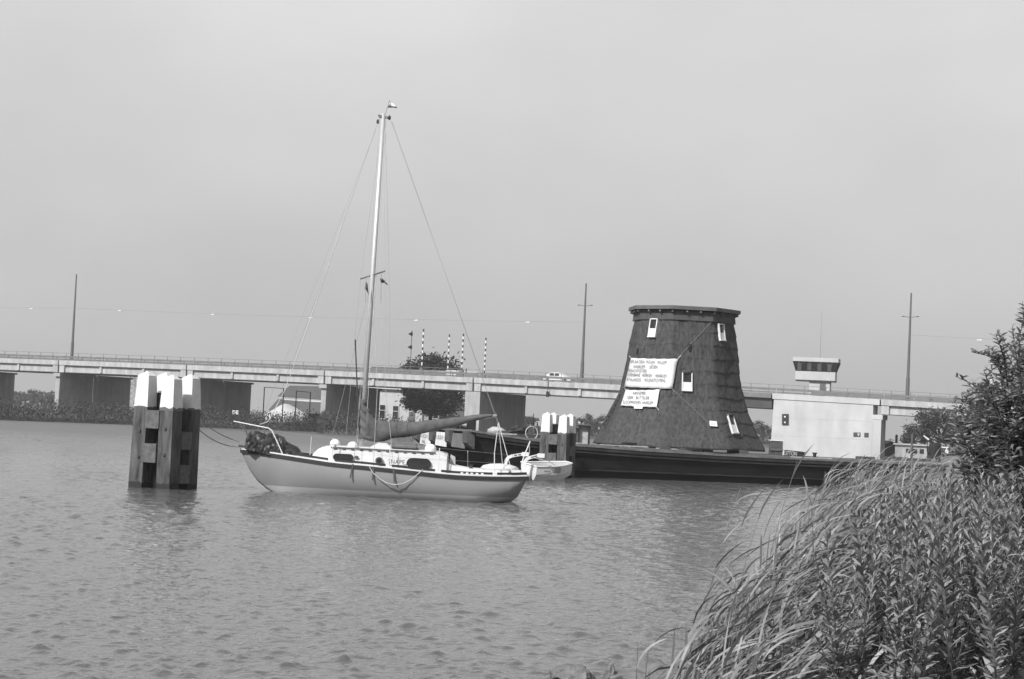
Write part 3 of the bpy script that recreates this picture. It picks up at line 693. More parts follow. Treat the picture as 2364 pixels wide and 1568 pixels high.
# distant trees
def treeline(x0, x1, D, ytop, n, seed, mt, group, labs):
    r = rnd(seed)
    for i in range(n):
        x = lerp(x0, x1, (i + .5) / n) + r.uniform(-4, 4); z = P(x, ytop, D).z * r.uniform(.8, 1.08); wd = (x1 - x0) / n * D / F
        tree('distant_tree', labs[i % len(labs)], gp(x, D + r.uniform(-10, 10), .8), z, (wd * .85, wd * .7, z * .52), 420, wd * .16 + .12, mt, seed * 31 + i, .2, .52, group, 14)
for i in range(7):
    x = 36 + i * 15.5; D = 640.0; r = rnd(900 + i); z = P(x, 909 + r.uniform(-3, 4), D).z
    tree('distant_tree', 'hazy low tree far behind the bridge, %s from the left edge' % ('first','second','third','fourth','fifth','sixth','seventh')[i], gp(x, D + r.uniform(-15, 15), .8), z, (2.6, 2.2, z * .5), 1300, .28, M['tree_mid'], 700 + i, .2, .5, 'hazy trees behind the bridge at left', 14)
for x, D, yt, wd, lab in ((1209, 440, 973, 1.5, 'small hazy tree just right of the thick bridge pier'), (1224, 440, 966, 1.6, 'small hazy tree second from the thick bridge pier'), (1237, 445, 972, 1.3, 'small hazy tree left of the white mooring posts'),
                          (1352, 450, 970, 2.6, 'left part of the hazy grove beyond the barge left of the mill'), (1374, 450, 963, 3.2, 'tallest tree of the hazy grove left of the mill'), (1396, 455, 970, 2.4, 'right tree of the hazy grove touching the mill'),
                          (1745, 432, 987, 2.5, 'hazy tree right beside the foot of the mill'), (1765, 430, 983, 2.6, 'hazy tree between the mill and the white pier'), (1786, 435, 988, 2.2, 'hazy tree against the left edge of the white pier')):
    z = max(2.0, P(x, yt, D).z - .0)
    tree('distant_tree', lab, gp(x, D, .7), z, (wd, wd * .8, z * .5), 1500, .2, M['tree_mid'], int(x), .18, .52, 'hazy trees on the far shore', 16)
r = rnd(77); mb = MB()
for _ in range(2600):
    x = r.uniform(1180, 2364); D = r.uniform(414, 426); q = gp(x, D, .7 + r.random() ** 1.5 * 1.3); k = r.uniform(.2, .5)
    a = Vector((r.gauss(0, 1), 0, r.gauss(.6, .5))).normalized() * k; b = Vector((a.z, .2, -a.x)) * .5; mb.quad(q - a, q - b, q + a, q + b)
o = mb.build('far_shore_reeds', M['far_reed'], None, kind='stuff'); o['label'] = 'low reeds along the far shore beyond the barge'; o['category'] = 'reeds'
# street lamp on the far shore
b = gp(1405, 436, .7); o = thing('street_lamp', 'small thin street lamp on the far shore left of the mill', 'street lamp', b); zt_ = P(1405, 975, 436).z
MB().tube([b, (b.x, b.y, zt_)], .09, 5).build('pole', M['concrete'], o); MB().box((b.x - .15, b.y, zt_), .8, .3, .25).build('lamp_head', M['white'], o)

# right: shed, mooring piles, houseboat, willow
def shed():
    D = 262.0; o = thing('shed', 'low dark shed with pale gable edge right of the bridge pier', 'shed', P(2058, 1052, D))
    x0, x1 = P(2030, 1040, D).x, P(2084, 1040, D).x; ze = zD(2058, 1030.5, D); zr = zD(2055, 1019.3, D); xm = P(2055, 1020, D).x
    mb = MB(); mb.prism([Vector((x0, D, .2)), Vector((x1, D, .2)), Vector((x1, D, ze)), Vector((xm, D, zr - .1)), Vector((x0, D, ze))], (0, 7, 0)); mb.build('wall', M['brick'], o)
    MB().beam((x0 - .2, D - .1, ze - .02), (xm, D - .1, zr), .3, .12).build('barge_board', M['white_worn'], o)
    MB().beam((xm, D - .1, zr), (x1 + .2, D - .1, ze - .12), .3, .10).build('barge_board', M['roof_tile'], o)
    for xa, xb in ((x0 - .2, xm), (x1 + .2, xm)):
        MB().hexa([Vector((xa, D + .1, ze - .02)), Vector((xb, D + .1, zr)), Vector((xb, D + 7, zr)), Vector((xa, D + 7, ze - .02)), Vector((xa, D + .1, ze + .1)), Vector((xb, D + .1, zr + .1)), Vector((xb, D + 7, zr + .1)), Vector((xa, D + 7, ze + .1))]).build('roof', M['roof_tile'], o)
    c = P(2038, 1023, D + 3); MB().box((c.x, D + 3, c.z - .4), .38, .38, 1.6).build('chimney', M['brick'], o)
    a = P(2056, 1012, D + 2); mb = MB(); mb.tube([(a.x, D + 2, zr - .3), (a.x, D + 2, a.z)], .03, 4)
    for k in range(4): mb.tube([(a.x - .28, D + 2, a.z - .1 - .08 * k), (a.x + .28 + .1 * k, D + 2, a.z - .1 - .08 * k)], .02, 3)
    mb.build('aerial', M['wire'], o)
shed()
for x, yt, D, lab in ((2070, 1003.5, 250, 'dark round-topped mooring pile in front of the shed roof'), (2106.5, 1001, 150, 'tall dark round-topped mooring pile in front of the white houseboat'), (2041, 1014, 256, 'short dark pile beside the right end of the bridge pier')):
    p = P(x, yt, D); rr = 3.0 * D / F if D > 140 else .2
    MBt = MB().lathe([(rr, -1), (rr, p.z - rr), (rr * .8, p.z - rr * .35), (rr * .3, p.z)], (p.x, D, 0), 10); solo(MBt, 'mooring_pile', M['wood_dark'], lab, 'pile', 'mooring piles beyond the barge', True)
def houseboat():
    D = 186.0; o = thing('houseboat', 'white houseboat behind the mooring pile at the right', 'houseboat', P(2112, 1050, D)); p0, p1 = P(2084, 1052, D), P(2142, 1028, D)
    MB().box(((p0.x + p1.x) / 2, D + 2, .45), p1.x - p0.x + .6, 4.6, 1.1).build('hull', M['steel_dark'], o)
    zt_ = zD(2112, 1029, D)
    cb = MB().box(((p0.x + p1.x) / 2, D + 2, (1.01 + zt_) / 2), p1.x - p0.x, 3.6, zt_ - 1.01).build('cabin', M['concrete'], o)
    MB().box(((p0.x + p1.x) / 2, D + 2, zt_ + .08), p1.x - p0.x + .3, 4, .14).build('roof', M['concrete_pale'], o)
    for u in (.22, .5, .78):
        MB().box((lerp(p0.x, p1.x, u), D + .17, lerp(1.0, zt_, .58)), .38, .05, .4).build('window', M['glass'], cb)
houseboat()
tree('willow_tree', 'rounded pale willow behind the houseboat at the right', gp(2176, 226, .8), 6.0, (3.3, 2.6, 2.5), 6000, .16, M['tree_mid'], 41, .3, .58, clumps=36)
tree('willow_bush', 'low grey bush left of the willow behind the houseboat', gp(2118, 232, .8), 4.4, (1.8, 1.5, 1.9), 2600, .15, M['tree_mid'], 43, .2, .55, clumps=20)
tree('willow_bush', 'low grey bush right of the willow beside the near bush', gp(2232, 222, .8), 4.2, (2.0, 1.5, 1.8), 2600, .15, M['tree_mid'], 44, .2, .55, clumps=20)
# ================================================================ deck barge carrying the mill
AO = Vector((3.2, 97.0, 0)); AA = radians(18); aU = Vector((cos(AA), sin(AA), 0)); aV = Vector((-sin(AA), cos(AA), 0)); AWD = 10.5
def A(u, v, z): p = AO + aU * u + aV * v; return Vector((p.x, p.y, z))
def zdeck(u): return interp([(-6, 2.2), (-4, 1.98), (-2, 1.80), (0, 1.66), (3, 1.55), (8, 1.47), (13, 1.44), (30, 1.42)], u)
def barge():
    o = thing('deck_barge', 'long low black deck barge lying behind the yacht and carrying the mill', 'barge', A(10, AWD / 2, 0))
    us = [-5.0, -4, -3, -2, -1, 0, 2, 4, 8, 13, 20, 27]
    rings = []
    for u in us:
        ub = u if u > -3 else lerp(-3.6, -3, (u + 5) / 2)          # raked bow
        rings.append([A(ub, .35, -.5), A(ub, AWD - .35, -.5), A(u, AWD, zdeck(u) - .12), A(u, 0, zdeck(u) - .12)])
    MB().loft(rings).build('hull', M['barge'], o)
    rr = [[A(u, -.07, zdeck(u) - .1), A(u, AWD + .07, zdeck(u) - .1), A(u, AWD + .07, zdeck(u)), A(u, -.07, zdeck(u))] for u in [-5.25] + us[1:]]
    MB().loft(rr).build('deck', M['wood_deck'], o)
    def strake(d0, d1, out, m, nm='strake', u0=-5):
        uu = [u for u in us if u >= u0]
        MB().loft([[A(u, -out, zdeck(u) - d1), A(u, .02, zdeck(u) - d1), A(u, .02, zdeck(u) - d0), A(u, -out, zdeck(u) - d0)] for u in uu]).build(nm, m, o)
    strake(.13, .28, .09, M['barge_strake']); strake(.36, .43, .10, M['barge_strake'], u0=-4.0); strake(.02, .11, .12, M['wood_deck'], 'rubbing_strake')
    for zz, u0 in ((.34, -3),):
        MB().loft([[A(u, -.03, zz), A(u, .3, zz), A(u, .3, zz + .05), A(u, -.03, zz + .05)] for u in us if u >= u0]).build('strake', M['barge_strake'], o)
    # deck planks seen along the near edge
    r = rnd(8); u = -4.8
    while u < 25:
        ln = r.uniform(1.6, 3.2)
        for j in range(3):
            MB().box(A(u + ln / 2, .22 + j * .36, zdeck(u + ln / 2) + .02), ln - .04, .33, .04 + r.random() * .03, AA).build('plank', M['wood_pale'] if r.random() < .3 else M['wood_deck'], o)
        u += ln
    # bow face: fender posts and plates
    for v in (.15, 3.3, 6.35, 9.4):
        c = A(-5.12, v + .35, 0)
        MB().prism([A(-5.0, v, 1.15), A(-5.0, v, 2.05), A(-5.42, v, 2.05), A(-5.42, v, 1.45)], aV * .75).build('bow_fender', M['wood_dark'], o)
    for (v0, v1, m, txt) in ((.95, 3.2, 'plate_grey', None), (4.25, 6.2, 'white_worn', ['1521']), (7.25, 9.2, 'white_worn', ['1521', 'NL'])):
        zt_ = 1.90; zb = 1.16
        pl = MB().prism([A(-5.26, v1, zb + .05), A(-5.26, v0 - .05, zb), A(-5.20, v0 + .2, zt_), A(-5.20, v1, zt_)], aU * -.05).build('bow_plate', M[m], o)
        if txt:
            for i, s in enumerate(txt):
                ww = 1.15 if len(s) > 2 else .7; z0 = zt_ - .36 - i * .29
                text_plane(s, A(-5.30 - .008 * i, (v0 + v1) / 2 + ww / 2 + .1, z0), -aV, (0, 0, 1), ww, .20, (-.03, 0, 0)).build('lettering', M['ink'], pl)
    for u, v in ((-4.2, 8.6), (-4.2, 7.4), (-4.3, 5.9)):
        b = MB().lathe([(.20, 0), (.20, .55), (.26, .6), (.26, .72), (.22, .75)], A(u, v, zdeck(u)), 12).build('bollard', M['black'], o)
    return o
barge_o = barge()
# things lying on the barge deck
def solo_at(mb, *a, **k): return solo(mb, *a, **k)
r = rnd(3)
b = A(-3.3, 7.0, zdeck(-3.3)); wl = thing('hand_winch', 'white drum winch on the bow of the barge', 'winch', b)
MB().tube([b + aV * -.5 + Vector((0, 0, .5)), b + aV * .5 + Vector((0, 0, .5))], .24, 12).build('drum', M['white_worn'], wl)
for s in (-.55, .55): MB().box(b + aV * s + Vector((0, 0, .38)), .5, .08, .76, AA).build('side_frame', M['black'], wl)
mb = MB(); mb.ell(A(-2.3, 5.2, zdeck(-2.3) + .25), .5, .35, .22, 14, 8, nf=lambda d: .35 * noise.noise(d * 2.4)); solo(mb, 'canvas_bundle', M['concrete'], 'pale canvas bundle on the barge bow behind the yacht stays', 'bundle', smooth=True)
solo(MB().box(A(-1.6, 4.4, zdeck(-1.6) + .16), .75, .5, .32, AA), 'deck_box', M['black'], 'small black box on the barge beside the pale bundle', 'box')
mb = MB()
for k in range(26):
    a = r.uniform(0, 6.28); q = A(-.3 + r.gauss(0, .55), 5 + r.gauss(0, .5), zdeck(0) + .08 + r.random() * .22)
    mb.tube([q + Vector((cos(a + j * .9), sin(a + j * .9), .1 * sin(j * 2))) * (.35 + .05 * j) for j in range(6)], .045, 5)
solo(mb, 'rope_heap', M['rope_dark'], 'dark tangled heap of rope on the barge deck left of the bicycle', 'rope')
for i, (u, v, ln, a, lab) in enumerate(((-1.2, 2.4, 2.6, .10, 'long dark beam lying along the barge edge behind the yacht stays'), (.2, 2.2, 2.2, -.12, 'shorter dark beam lying on the barge left of the bicycle'), (1.3, 3.2, 1.8, .2, 'dark timber baulk under the bicycle on the barge'))):
    solo(MB().box(A(u, v, zdeck(u) + .14 + .03 * i), ln, .26, .22, AA + a), 'timber_beam', M['wood_dark'], lab, 'beam', 'timber lying on the barge')
solo(MB().box(A(1.0, 6.0, zdeck(1) + .62), .55, .5, .62, AA), 'dark_crate', M['black'], 'black crate on the barge behind the bicycle wheel', 'crate')
solo(MB().box(A(1.0, 6.0, zdeck(1) + .16), 1.0, .8, .30, AA), 'crate_base', M['wood_dark'], 'low dark pallet under the black crate on the barge', 'pallet')
solo(MB().box(A(-.6, 5.4, zdeck(-.6) + .2), 3.6, 2.6, .42, AA), 'hatch_coaming', M['wood_dark'], 'low dark hatch coaming on the barge foredeck behind the yacht stays', 'hatch')
for i, (u, v, sx_, sy, sz, lab) in enumerate(((-1.7, 3.4, .5, .35, .42, 'dark lump of gear on the barge nearest the backstay'), (-.7, 3.0, .35, .3, .34, 'dark lump of gear in the middle of the barge foredeck'), (.5, 3.6, .6, .35, .40, 'dark sack of gear on the barge left of the bicycle'))):
    mb = MB(); mb.ell(A(u, v, zdeck(u) + sz * .45 + (.2 if v > 3.3 else 0)), sx_, sy, sz * .6, 12, 8, nf=lambda d: .45 * noise.noise(d * 2.2 + Vector((i * 5, 0, 0)))); solo(mb, 'gear_sack', M['black' if i != 1 else 'wood_block'], lab, 'sack', 'gear on the barge foredeck')
def bicycle():
    c = P(1227.4, 999.6, 98.2); o = thing('bicycle', 'bicycle standing on the barge deck left of the white-topped mooring posts', 'bicycle', c - Vector((0, 0, .34)))
    d = Vector((cos(radians(68)), sin(radians(68)), 0)) ; up = Vector((0, 0, 1)); R_ = .33; rw = c + d * 1.02
    for q in (c, rw):
        t2 = Vector((.93, .36, 0)) if q is c else d
        wh = MB().tube([q + t2 * (R_ * cos(2 * pi * k / 28)) + up * (R_ * sin(2 * pi * k / 28)) for k in range(28)], .022, 5, wrap=True).build('wheel', M['rope'] if q is c else M['rail'], o)
        mb = MB()
        for k in range(10): mb.tube([q, q + t2 * (R_ * cos(.31 + 2 * pi * k / 10)) + up * (R_ * sin(.31 + 2 * pi * k / 10))], .004, 3)
        mb.build('spokes', M['rail'], wh)
    hd = c + d * .16 + up * .58; st = c + d * .72 + up * .55; bb = c + d * .58 + up * .0
    fr = MB()
    for a, b in ((hd, st), (hd - up * .08, bb), (st, bb), (bb, rw), (st, rw)): fr.tube([a, b], .02, 5)
    fr.build('frame', M['black'], o); MB().tube([c, hd + up * .1], .018, 5).build('fork', M['black'], o)
    s = Vector((.93, -.36, 0)); MB().tube([hd + up * .16 - s * .05, hd + up * .18 + s * .30], .02, 5).build('handlebar', M['black'], o)
    MB().tube([hd + up * .1, hd + up * .42], .018, 5).build('bell_stalk', M['black'], o)
    MB().ell(st + up * .12, .12, .12, .05, 8, 5).build('saddle', M['black'], o)
bicycle()
def housing():
    p0 = P(1314, 1016, 99.0); p1 = P(1363, 983, 99.0); o = thing('engine_housing', 'low cabin frame with dark posts and pale panels on the barge left of the mill', 'deck cabin', p0)
    z0 = zdeck(3) - .02; z1 = p1.z; w_ = p1.x - p0.x; ax = Vector((1, .15, 0)).normalized()
    q0 = Vector((p0.x, 99.0, z0))
    def pt(u, z, d=0): return q0 + ax * (w_ * u) + Vector((-.15, 1, 0)).normalized() * d + Vector((0, 0, z))
    h = z1 - z0
    for u in (.02, .17, .46, .97): MB().beam(pt(u, 0), pt(u, h), .10, .10).build('post', M['black'], o)
    MB().beam(pt(.42, h - .06), pt(1.0, h - .06), .13, .13).build('lintel', M['black'], o)
    MB().beam(pt(0, h - .1), pt(.44, h - .1), .12, .08).build('lintel', M['plate_grey'], o)
    for u0, u1, m in ((.20, .43, 'wood_deck'), (.5, .94, 'wood_pale')): MB().hexa([pt(u0, .08, .12), pt(u1, .08, .12), pt(u1, .08, .18), pt(u0, .08, .18), pt(u0, h - .14, .12), pt(u1, h - .14, .12), pt(u1, h - .14, .18), pt(u0, h - .14, .18)]).build('panel', M[m], o)
    MB().hexa([pt(-.02, h, -.1), pt(1.02, h, -.1), pt(1.02, h, 1.2), pt(-.02, h, 1.2), pt(-.02, h + .05, -.1), pt(1.02, h + .05, -.1), pt(1.02, h + .05, 1.2), pt(-.02, h + .05, 1.2)]).build('roof', M['plate_grey'], o)
    for u in (.04, .12, .20): MB().lathe([(.05, 0), (.05, .2), (.03, .25)], pt(u, h + .05, .3), 8).build('valve', M['black'], o)
    b = A(4.0, 2.0, zdeck(4)); solo(MB().box(b + Vector((0, 0, .14)), .8, .5, .3, AA), 'tool_chest', M['black'], 'low black chest between the deck cabin and the mill', 'chest')
housing()
def person():
    """seated person, head and shoulders above the deck cabin, looking left"""
    hd = P(1339.5, 975.5, 101.0); o = thing('person', 'person in dark top sitting on the barge behind the deck cabin, facing left', 'person', Vector((hd.x, hd.y, zdeck(3))))
    zs = hd.z - .72
    jn = [((.0, 0, .0), .155), ((.02, 0, .20), .15), ((.03, 0, .42), .17), ((.02, 0, .52), .10), ((0, 0, .58), .06), ((-.03, 0, .66), .075),      # pelvis..neck
          ((.04, -.19, .46), .075), ((.02, -.24, .20), .055), ((-.18, -.20, .08), .045), ((-.26, -.18, .07), .04),
          ((.04, .19, .46), .075), ((.02, .24, .20), .055), ((-.18, .20, .08), .045), ((-.26, .18, .07), .04),
          ((-.10, -.10, -.02), .11), ((-.42, -.12, 0), .08), ((-.44, -.12, -.40), .055), ((-.55, -.12, -.46), .045),
          ((-.10, .10, -.02), .11), ((-.42, .12, 0), .08), ((-.44, .12, -.40), .055), ((-.55, .12, -.46), .045)]
    ed = [(0, 1), (1, 2), (2, 3), (3, 4), (4, 5), (2, 6), (6, 7), (7, 8), (8, 9), (2, 10), (10, 11), (11, 12), (12, 13), (0, 14), (14, 15), (15, 16), (16, 17), (0, 18), (18, 19), (19, 20), (20, 21)]
    me = bpy.data.meshes.new('body'); me.from_pydata([(p[0], p[1], p[2]) for p, _ in jn], ed, [])
    me.materials.append(M['cloth_dark'])
    b = bpy.data.objects.new('body', me); C.objects.link(b); b.parent = o; b.location = Vector((hd.x, hd.y, zs)) - o.location
    sk = b.modifiers.new('skin', 'SKIN'); 
    for i, (_, rr) in enumerate(jn): me.skin_vertices[0].data[i].radius = (rr, rr)
    me.skin_vertices[0].data[0].use_root = True
    b.modifiers.new('sub', 'SUBSURF').levels = 1; b.modifiers['sub'].render_levels = 1
    rt = Matrix.Rotation(radians(8), 3, 'Y')
    mb = MB(); mb.ell(hd, .095, .075, .125, 14, 10, nf=lambda d: (.10 if d.x < -.8 and -.25 < d.z < .1 and abs(d.y) < .3 else 0) + (-.06 if d.z < -.6 else 0), rot=rt); h = mb.build('head', M['skin'], o, True)
    for s in (-1, 1): MB().ell(hd + Vector((.015, s * .078, -.01)), .02, .012, .035, 8, 5).build('ear', M['skin'], h)
    mb = MB(); mb.ell(hd + Vector((.025, 0, .035)), .105, .088, .112, 14, 8, nf=lambda d: .06 * noise.noise(d * 4)); mb.build('hair', M['hair'], o, True)
    st = MB().box(Vector((hd.x, hd.y, (zdeck(3) + zs - .13) / 2)), .5, .5, zs - .13 - zdeck(3), AA); solo(st, 'storage_box', M['wood_dark'], 'dark box seat under the person on the barge', 'box')
person()
# board with lettering, timber fender, cleat
q0, q1 = P(1811, 1047.5, 106.0), P(1854.5, 1041, 106.0)
bo = thing('lettered_board', 'low dark board lettered 37TON leaning on the barge deck right of the mill', 'sign board', q0)
bx = (q1 - q0); bx.z = 0; bl = bx.length; bx.normalize(); zb = zdeck(14) + .02
MB().prism([Vector((q0.x, q0.y, zb)), Vector((q1.x, q1.y, zb - .02)), Vector((q1.x, q1.y, zb + .27)), Vector((q0.x, q0.y, zb + .32))], (0, .06, 0)).build('board', M['black'], bo)
text_plane('37TON', Vector((q0.x, q0.y, zb + .03)) + bx * .04, bx, (0, 0, 1), bl * .62, .23, (0, -.006, 0)).build('lettering', M['rope'], bo)
def timber_fender():
    D = 122.0; c = P(1791, 1040, D); o = thing('timber_fender', 'square dark timber fender with white capping in front of the pale pier', 'fender', (c.x, D, 0)); zt_ = P(1793, 1018, D).z
    for i in range(5): MB().box((c.x - .34 + i * .165, D + .02 * (i % 2), (zt_ - .5) / 2), .155, .5, zt_ + .5).build('plank', M['wood_dark'], o)
    MB().box((c.x, D + .01, zt_ + .03), .86, .56, .06).build('cap', M['white'], o)
    MB().box((c.x, D - .29, zt_ - .55), .84, .08, .12).build('waling', M['wood_block'], o)
timber_fender()
b = A(13.6, .8, zdeck(13.6)); o = thing('mooring_cleat', 'dark double cleat on the barge edge right of the mill foot', 'cleat', b)
for s in (-.35, .35): MB().lathe([(.09, 0), (.09, .22), (.13, .24), (.13, .3)], b + aU * s, 8).build('horn', M['black'], o)
MB().box(b + Vector((0, 0, .04)), 1.0, .3, .08, AA).build('base', M['black'], o)
def gear():
    """machinery on the far right end of the barge"""
    D = 106.0; c = P(2158, 1060, D); o = thing('deck_crane_winch', 'dark machine with wheel and raised arm on the right end of the barge', 'machine', c)
    MB().lathe([(.30, 0), (.34, .2), (.34, .75), (.2, .9)], (c.x, D, c.z), 10).build('drum', M['black'], o)
    MB().box((c.x - .05, D + .2, c.z + .35), .55, .6, .7).build('engine_block', M['steel_dark'], o)
    q = P(2144, 1032, D); MB().tube([q + Vector((.16 * cos(2 * pi * k / 20), .30 * cos(2 * pi * k / 20), .36 * sin(2 * pi * k / 20))) for k in range(20)], .025, 5, wrap=True).build('hand_wheel', M['black'], o)
    a0, a1, a2 = P(2132, 1006, D), P(2144, 1015.5, D), P(2163, 1030, D)
    MB().tube([a2, a1], .06, 6).build('arm', M['black'], o); MB().tube([a1, a0], [.06, .04], 6).build('arm_tip', M['white_worn'], o)
    c2 = P(2185, 1045, 112.0); o2 = thing('white_marker', 'white T-shaped marker standing right of the dark machine', 'sign', c2)
    z1 = P(2182, 1033, 112.0).z; MB().box((c2.x, 112, (c2.z + z1) / 2), .05, .05, z1 - c2.z).build('post', M['white'], o2); MB().box((P(2181.5, 1033, 112).x, 112, z1), .40, .06, .07).build('crossbar', M['white'], o2)
    MB().box((c2.x, 111.95, c2.z + .05), .18, .06, .2).build('plate', M['white'], o2)
    for u, v, s, lab in ((19.4, 2.0, (1.2, .6, .26), 'low dark baulk on the barge left of the machine'), (17.8, 2.4, (.9, .5, .2), 'second dark baulk on the barge below the shed')):
        solo(MB().box(A(u, v, zdeck(u) + s[2] / 2), s[0], s[1], s[2], AA), 'deck_baulk', M['wood_dark'], lab, 'timber', 'timber lying on the barge')
gear()

# ================================================================ thatched mill body
MC = P(1566, 1030, 103.6); MC.z = 1.72
PHI0 = 28.2
MR = [(0, 4.74), (.31, 4.55), (.8, 4.26), (1.3, 4.03), (2.3, 3.58), (3.2, 3.32), (4.86, 3.03), (5.75, 2.90), (6.9, 2.68)]
def mill_R(z):
    xs = [a for a, _ in MR]
    for i in range(len(MR) - 1):                         # smooth (Catmull-Rom)
        if z <= MR[i + 1][0] or i == len(MR) - 2:
            p1, p2 = MR[i], MR[i + 1]; p0 = MR[max(0, i - 1)]; p3 = MR[min(len(MR) - 1, i + 2)]
            t = max(0, (z - p1[0]) / (p2[0] - p1[0])); h = p2[0] - p1[0]
            m1 = (p2[1] - p0[1]) / max(1e-6, p2[0] - p0[0]) * h; m2 = (p3[1] - p1[1]) / max(1e-6, p3[0] - p1[0]) * h
            return (2 * t**3 - 3 * t**2 + 1) * p1[1] + (t**3 - 2 * t**2 + t) * m1 + (-2 * t**3 + 3 * t**2) * p2[1] + (t**3 - t**2) * m2
def octr(phi):
    d = ((phi - PHI0) % 45.0) - 22.5; r = cos(pi / 8) / cos(radians(d)); return min(r, .985)
def mdir(phi): return Vector((sin(radians(phi)), -cos(radians(phi)), 0))
def mill_hit(x, y, out=0.0):
    best = None; d = ray(x, y); D = 96.0
    while D < 105.0:
        p = Vector((0, 0, CAMH)) + d * (D / d.y); q = p - MC; z = q.z
        rr = sqrt(q.x**2 + q.y**2); phi = math.degrees(math.atan2(q.x, -q.y)); ex_ = rr - mill_R(max(0, z)) * octr(phi) - out
        if ex_ <= 0: return p, phi
        if best is None or ex_ < best[0]: best = (ex_, p, phi)
        D += .02
    return best[1], best[2]
def mill():
    o = thing('windmill_tower', 'dark thatched eight-sided windmill body without cap standing on the barge', 'windmill', MC)
    nz_, nph = 200, 216; rings = []
    for j in range(nz_ + 1):
        z = 6.7 * j / nz_; ring = []
        for i in range(nph):
            phi = 360.0 * i / nph; d = mdir(phi)
            face = ((phi - PHI0) % 360) // 45                  # 0 = right-hand face with visible thatch courses
            amp = .036 if face in (0, 1) else .018
            cz = (z + .16 * noise.noise(Vector((phi * .10, z * .6, 4)))) / .66; fr = cz - math.floor(cz)
            course = amp * (1 - fr) ** 1.2 * (1 + .5 * noise.noise(Vector((phi * .3, cz // 1, 0))))
            n1 = .05 * noise.noise(Vector((d.x * 5, d.y * 5, z * .9))) + .016 * noise.noise(Vector((d.x * 22, d.y * 22, z * 3.2))) +   .006 * noise.noise(Vector((d.x * 70, d.y * 70, z * 6)))
            rr = mill_R(z) * octr(phi) + course + n1
            zz = z + (.07 * noise.noise(Vector((d.x * 6, d.y * 6, 9))) - .06 if j == 0 else 0)
            ring.append(MC + d * rr + Vector((0, 0, zz)))
        rings.append(ring)
    MB().loft(rings).build('thatch', M['thatch'], o, True)
    # ring of boards below the platform and the platform itself
    def octa(R, z): return [MC + mdir(PHI0 + 45 * k) * R + Vector((0, 0, z)) for k in range(8)]
    ring_lo, ring_hi = octa(2.82, 6.62), octa(2.76, 7.10)
    for k in range(8):
        k2 = (k + 1) % 8; n = mdir(PHI0 + 45 * k + 22.5)
        MB().prism([ring_lo[k], ring_lo[k2], ring_hi[k2], ring_hi[k]], -n * .15).build('ring_board', M['board_dark'], o)
    top, bot = octa(3.06, 7.35), octa(3.06, 7.16)
    for k in range(8):
        k2 = (k + 1) % 8; n = mdir(PHI0 + 45 * k + 22.5)
        MB().prism([bot[k], bot[k2], top[k2], top[k]], -n * .16).build('platform_edge', M['board_grey'], o)
    MB().prism(octa(2.90, 7.20), (0, 0, .12)).build('platform', M['board_grey'], o)
    for k in range(24):
        ph = PHI0 + 15 * k; n = mdir(ph); rr = 2.62 * octr(ph)
        MB().beam(MC + n * rr + Vector((0, 0, 6.98)), MC + n * (rr + .36) + Vector((0, 0, 7.10)), .09, .14).build('bracket', M['board_grey'], o)
    # windows
    for x, y, wd, hg, lean in ((1509.5, 758, .38, .90, .3), (1663.5, 768, .40, .80, .25), (1585.5, 882, .44, .90, .5), (1689, 981, .44, .92, .3)):
        p, phi = mill_hit(x, y); fc = math.floor((phi - PHI0) / 45) * 45 + PHI0 + 22.5; n = mdir(fc); t = Vector((-n.y, n.x, 0))
        if t.x < 0: t = -t
        z = p.z - MC.z; sl = (mill_R(z + .4) - mill_R(z - .4)) / .8; up = (Vector((0, 0, 1)) + n * sl * .9).normalized(); ot = t.cross(up); 
        if ot.dot(n) < 0: ot = -ot
        c = p + ot * .02
        wn = MB().box(c, wd, .10, hg, ax=(t, ot, up)).build('window', M['interior'], o)
        for s in (-1, 1): MB().box(c + t * (s * (wd / 2 + .027)) + ot * .03, .055, .16, hg + .10, ax=(t, ot, up)).build('frame', M['white_worn'], wn)
        MB().box(c - up * (hg / 2 + .035) + ot * .04, wd + .11, .2, .06, ax=(t, ot, up)).build('sill', M['white'], wn)
        if y < 800: MB().box(c + up * (hg / 2 + .03) + ot * .03, wd + .10, .16, .05, ax=(t, ot, up)).build('frame', M['white_worn'], wn)
        MB().box(c - up * (hg * .26) + ot * .065, wd - .01, .03, hg * .46, ax=(t, ot, up)).build('lower_board', M['white'], wn)
        MB().box(c + up * (hg * .2) + t * (wd * .2) + ot * .06, wd * .45, .02, hg * .44, ax=(t, ot, up)).build('pane', M['glass'], wn)
        if y > 800:                                           # thatch lip over the lower windows
            MB().ell(c + up * (hg / 2 + .05) + ot * .03, wd * .75, .16, .12, 12, 6, rot=Matrix((t, ot, up)).transposed()).build('thatch_hood', M['thatch'], wn, True)
    return o
mill()
def mlerp(c, u, v):                                           # bilinear in the picture plane, then on to the mill surface
    x = lerp(lerp(c[3][0], c[2][0], u), lerp(c[0][0], c[1][0], u), v); y = lerp(lerp(c[3][1], c[2][1], u), lerp(c[0][1], c[1][1], u), v)
    return x, y
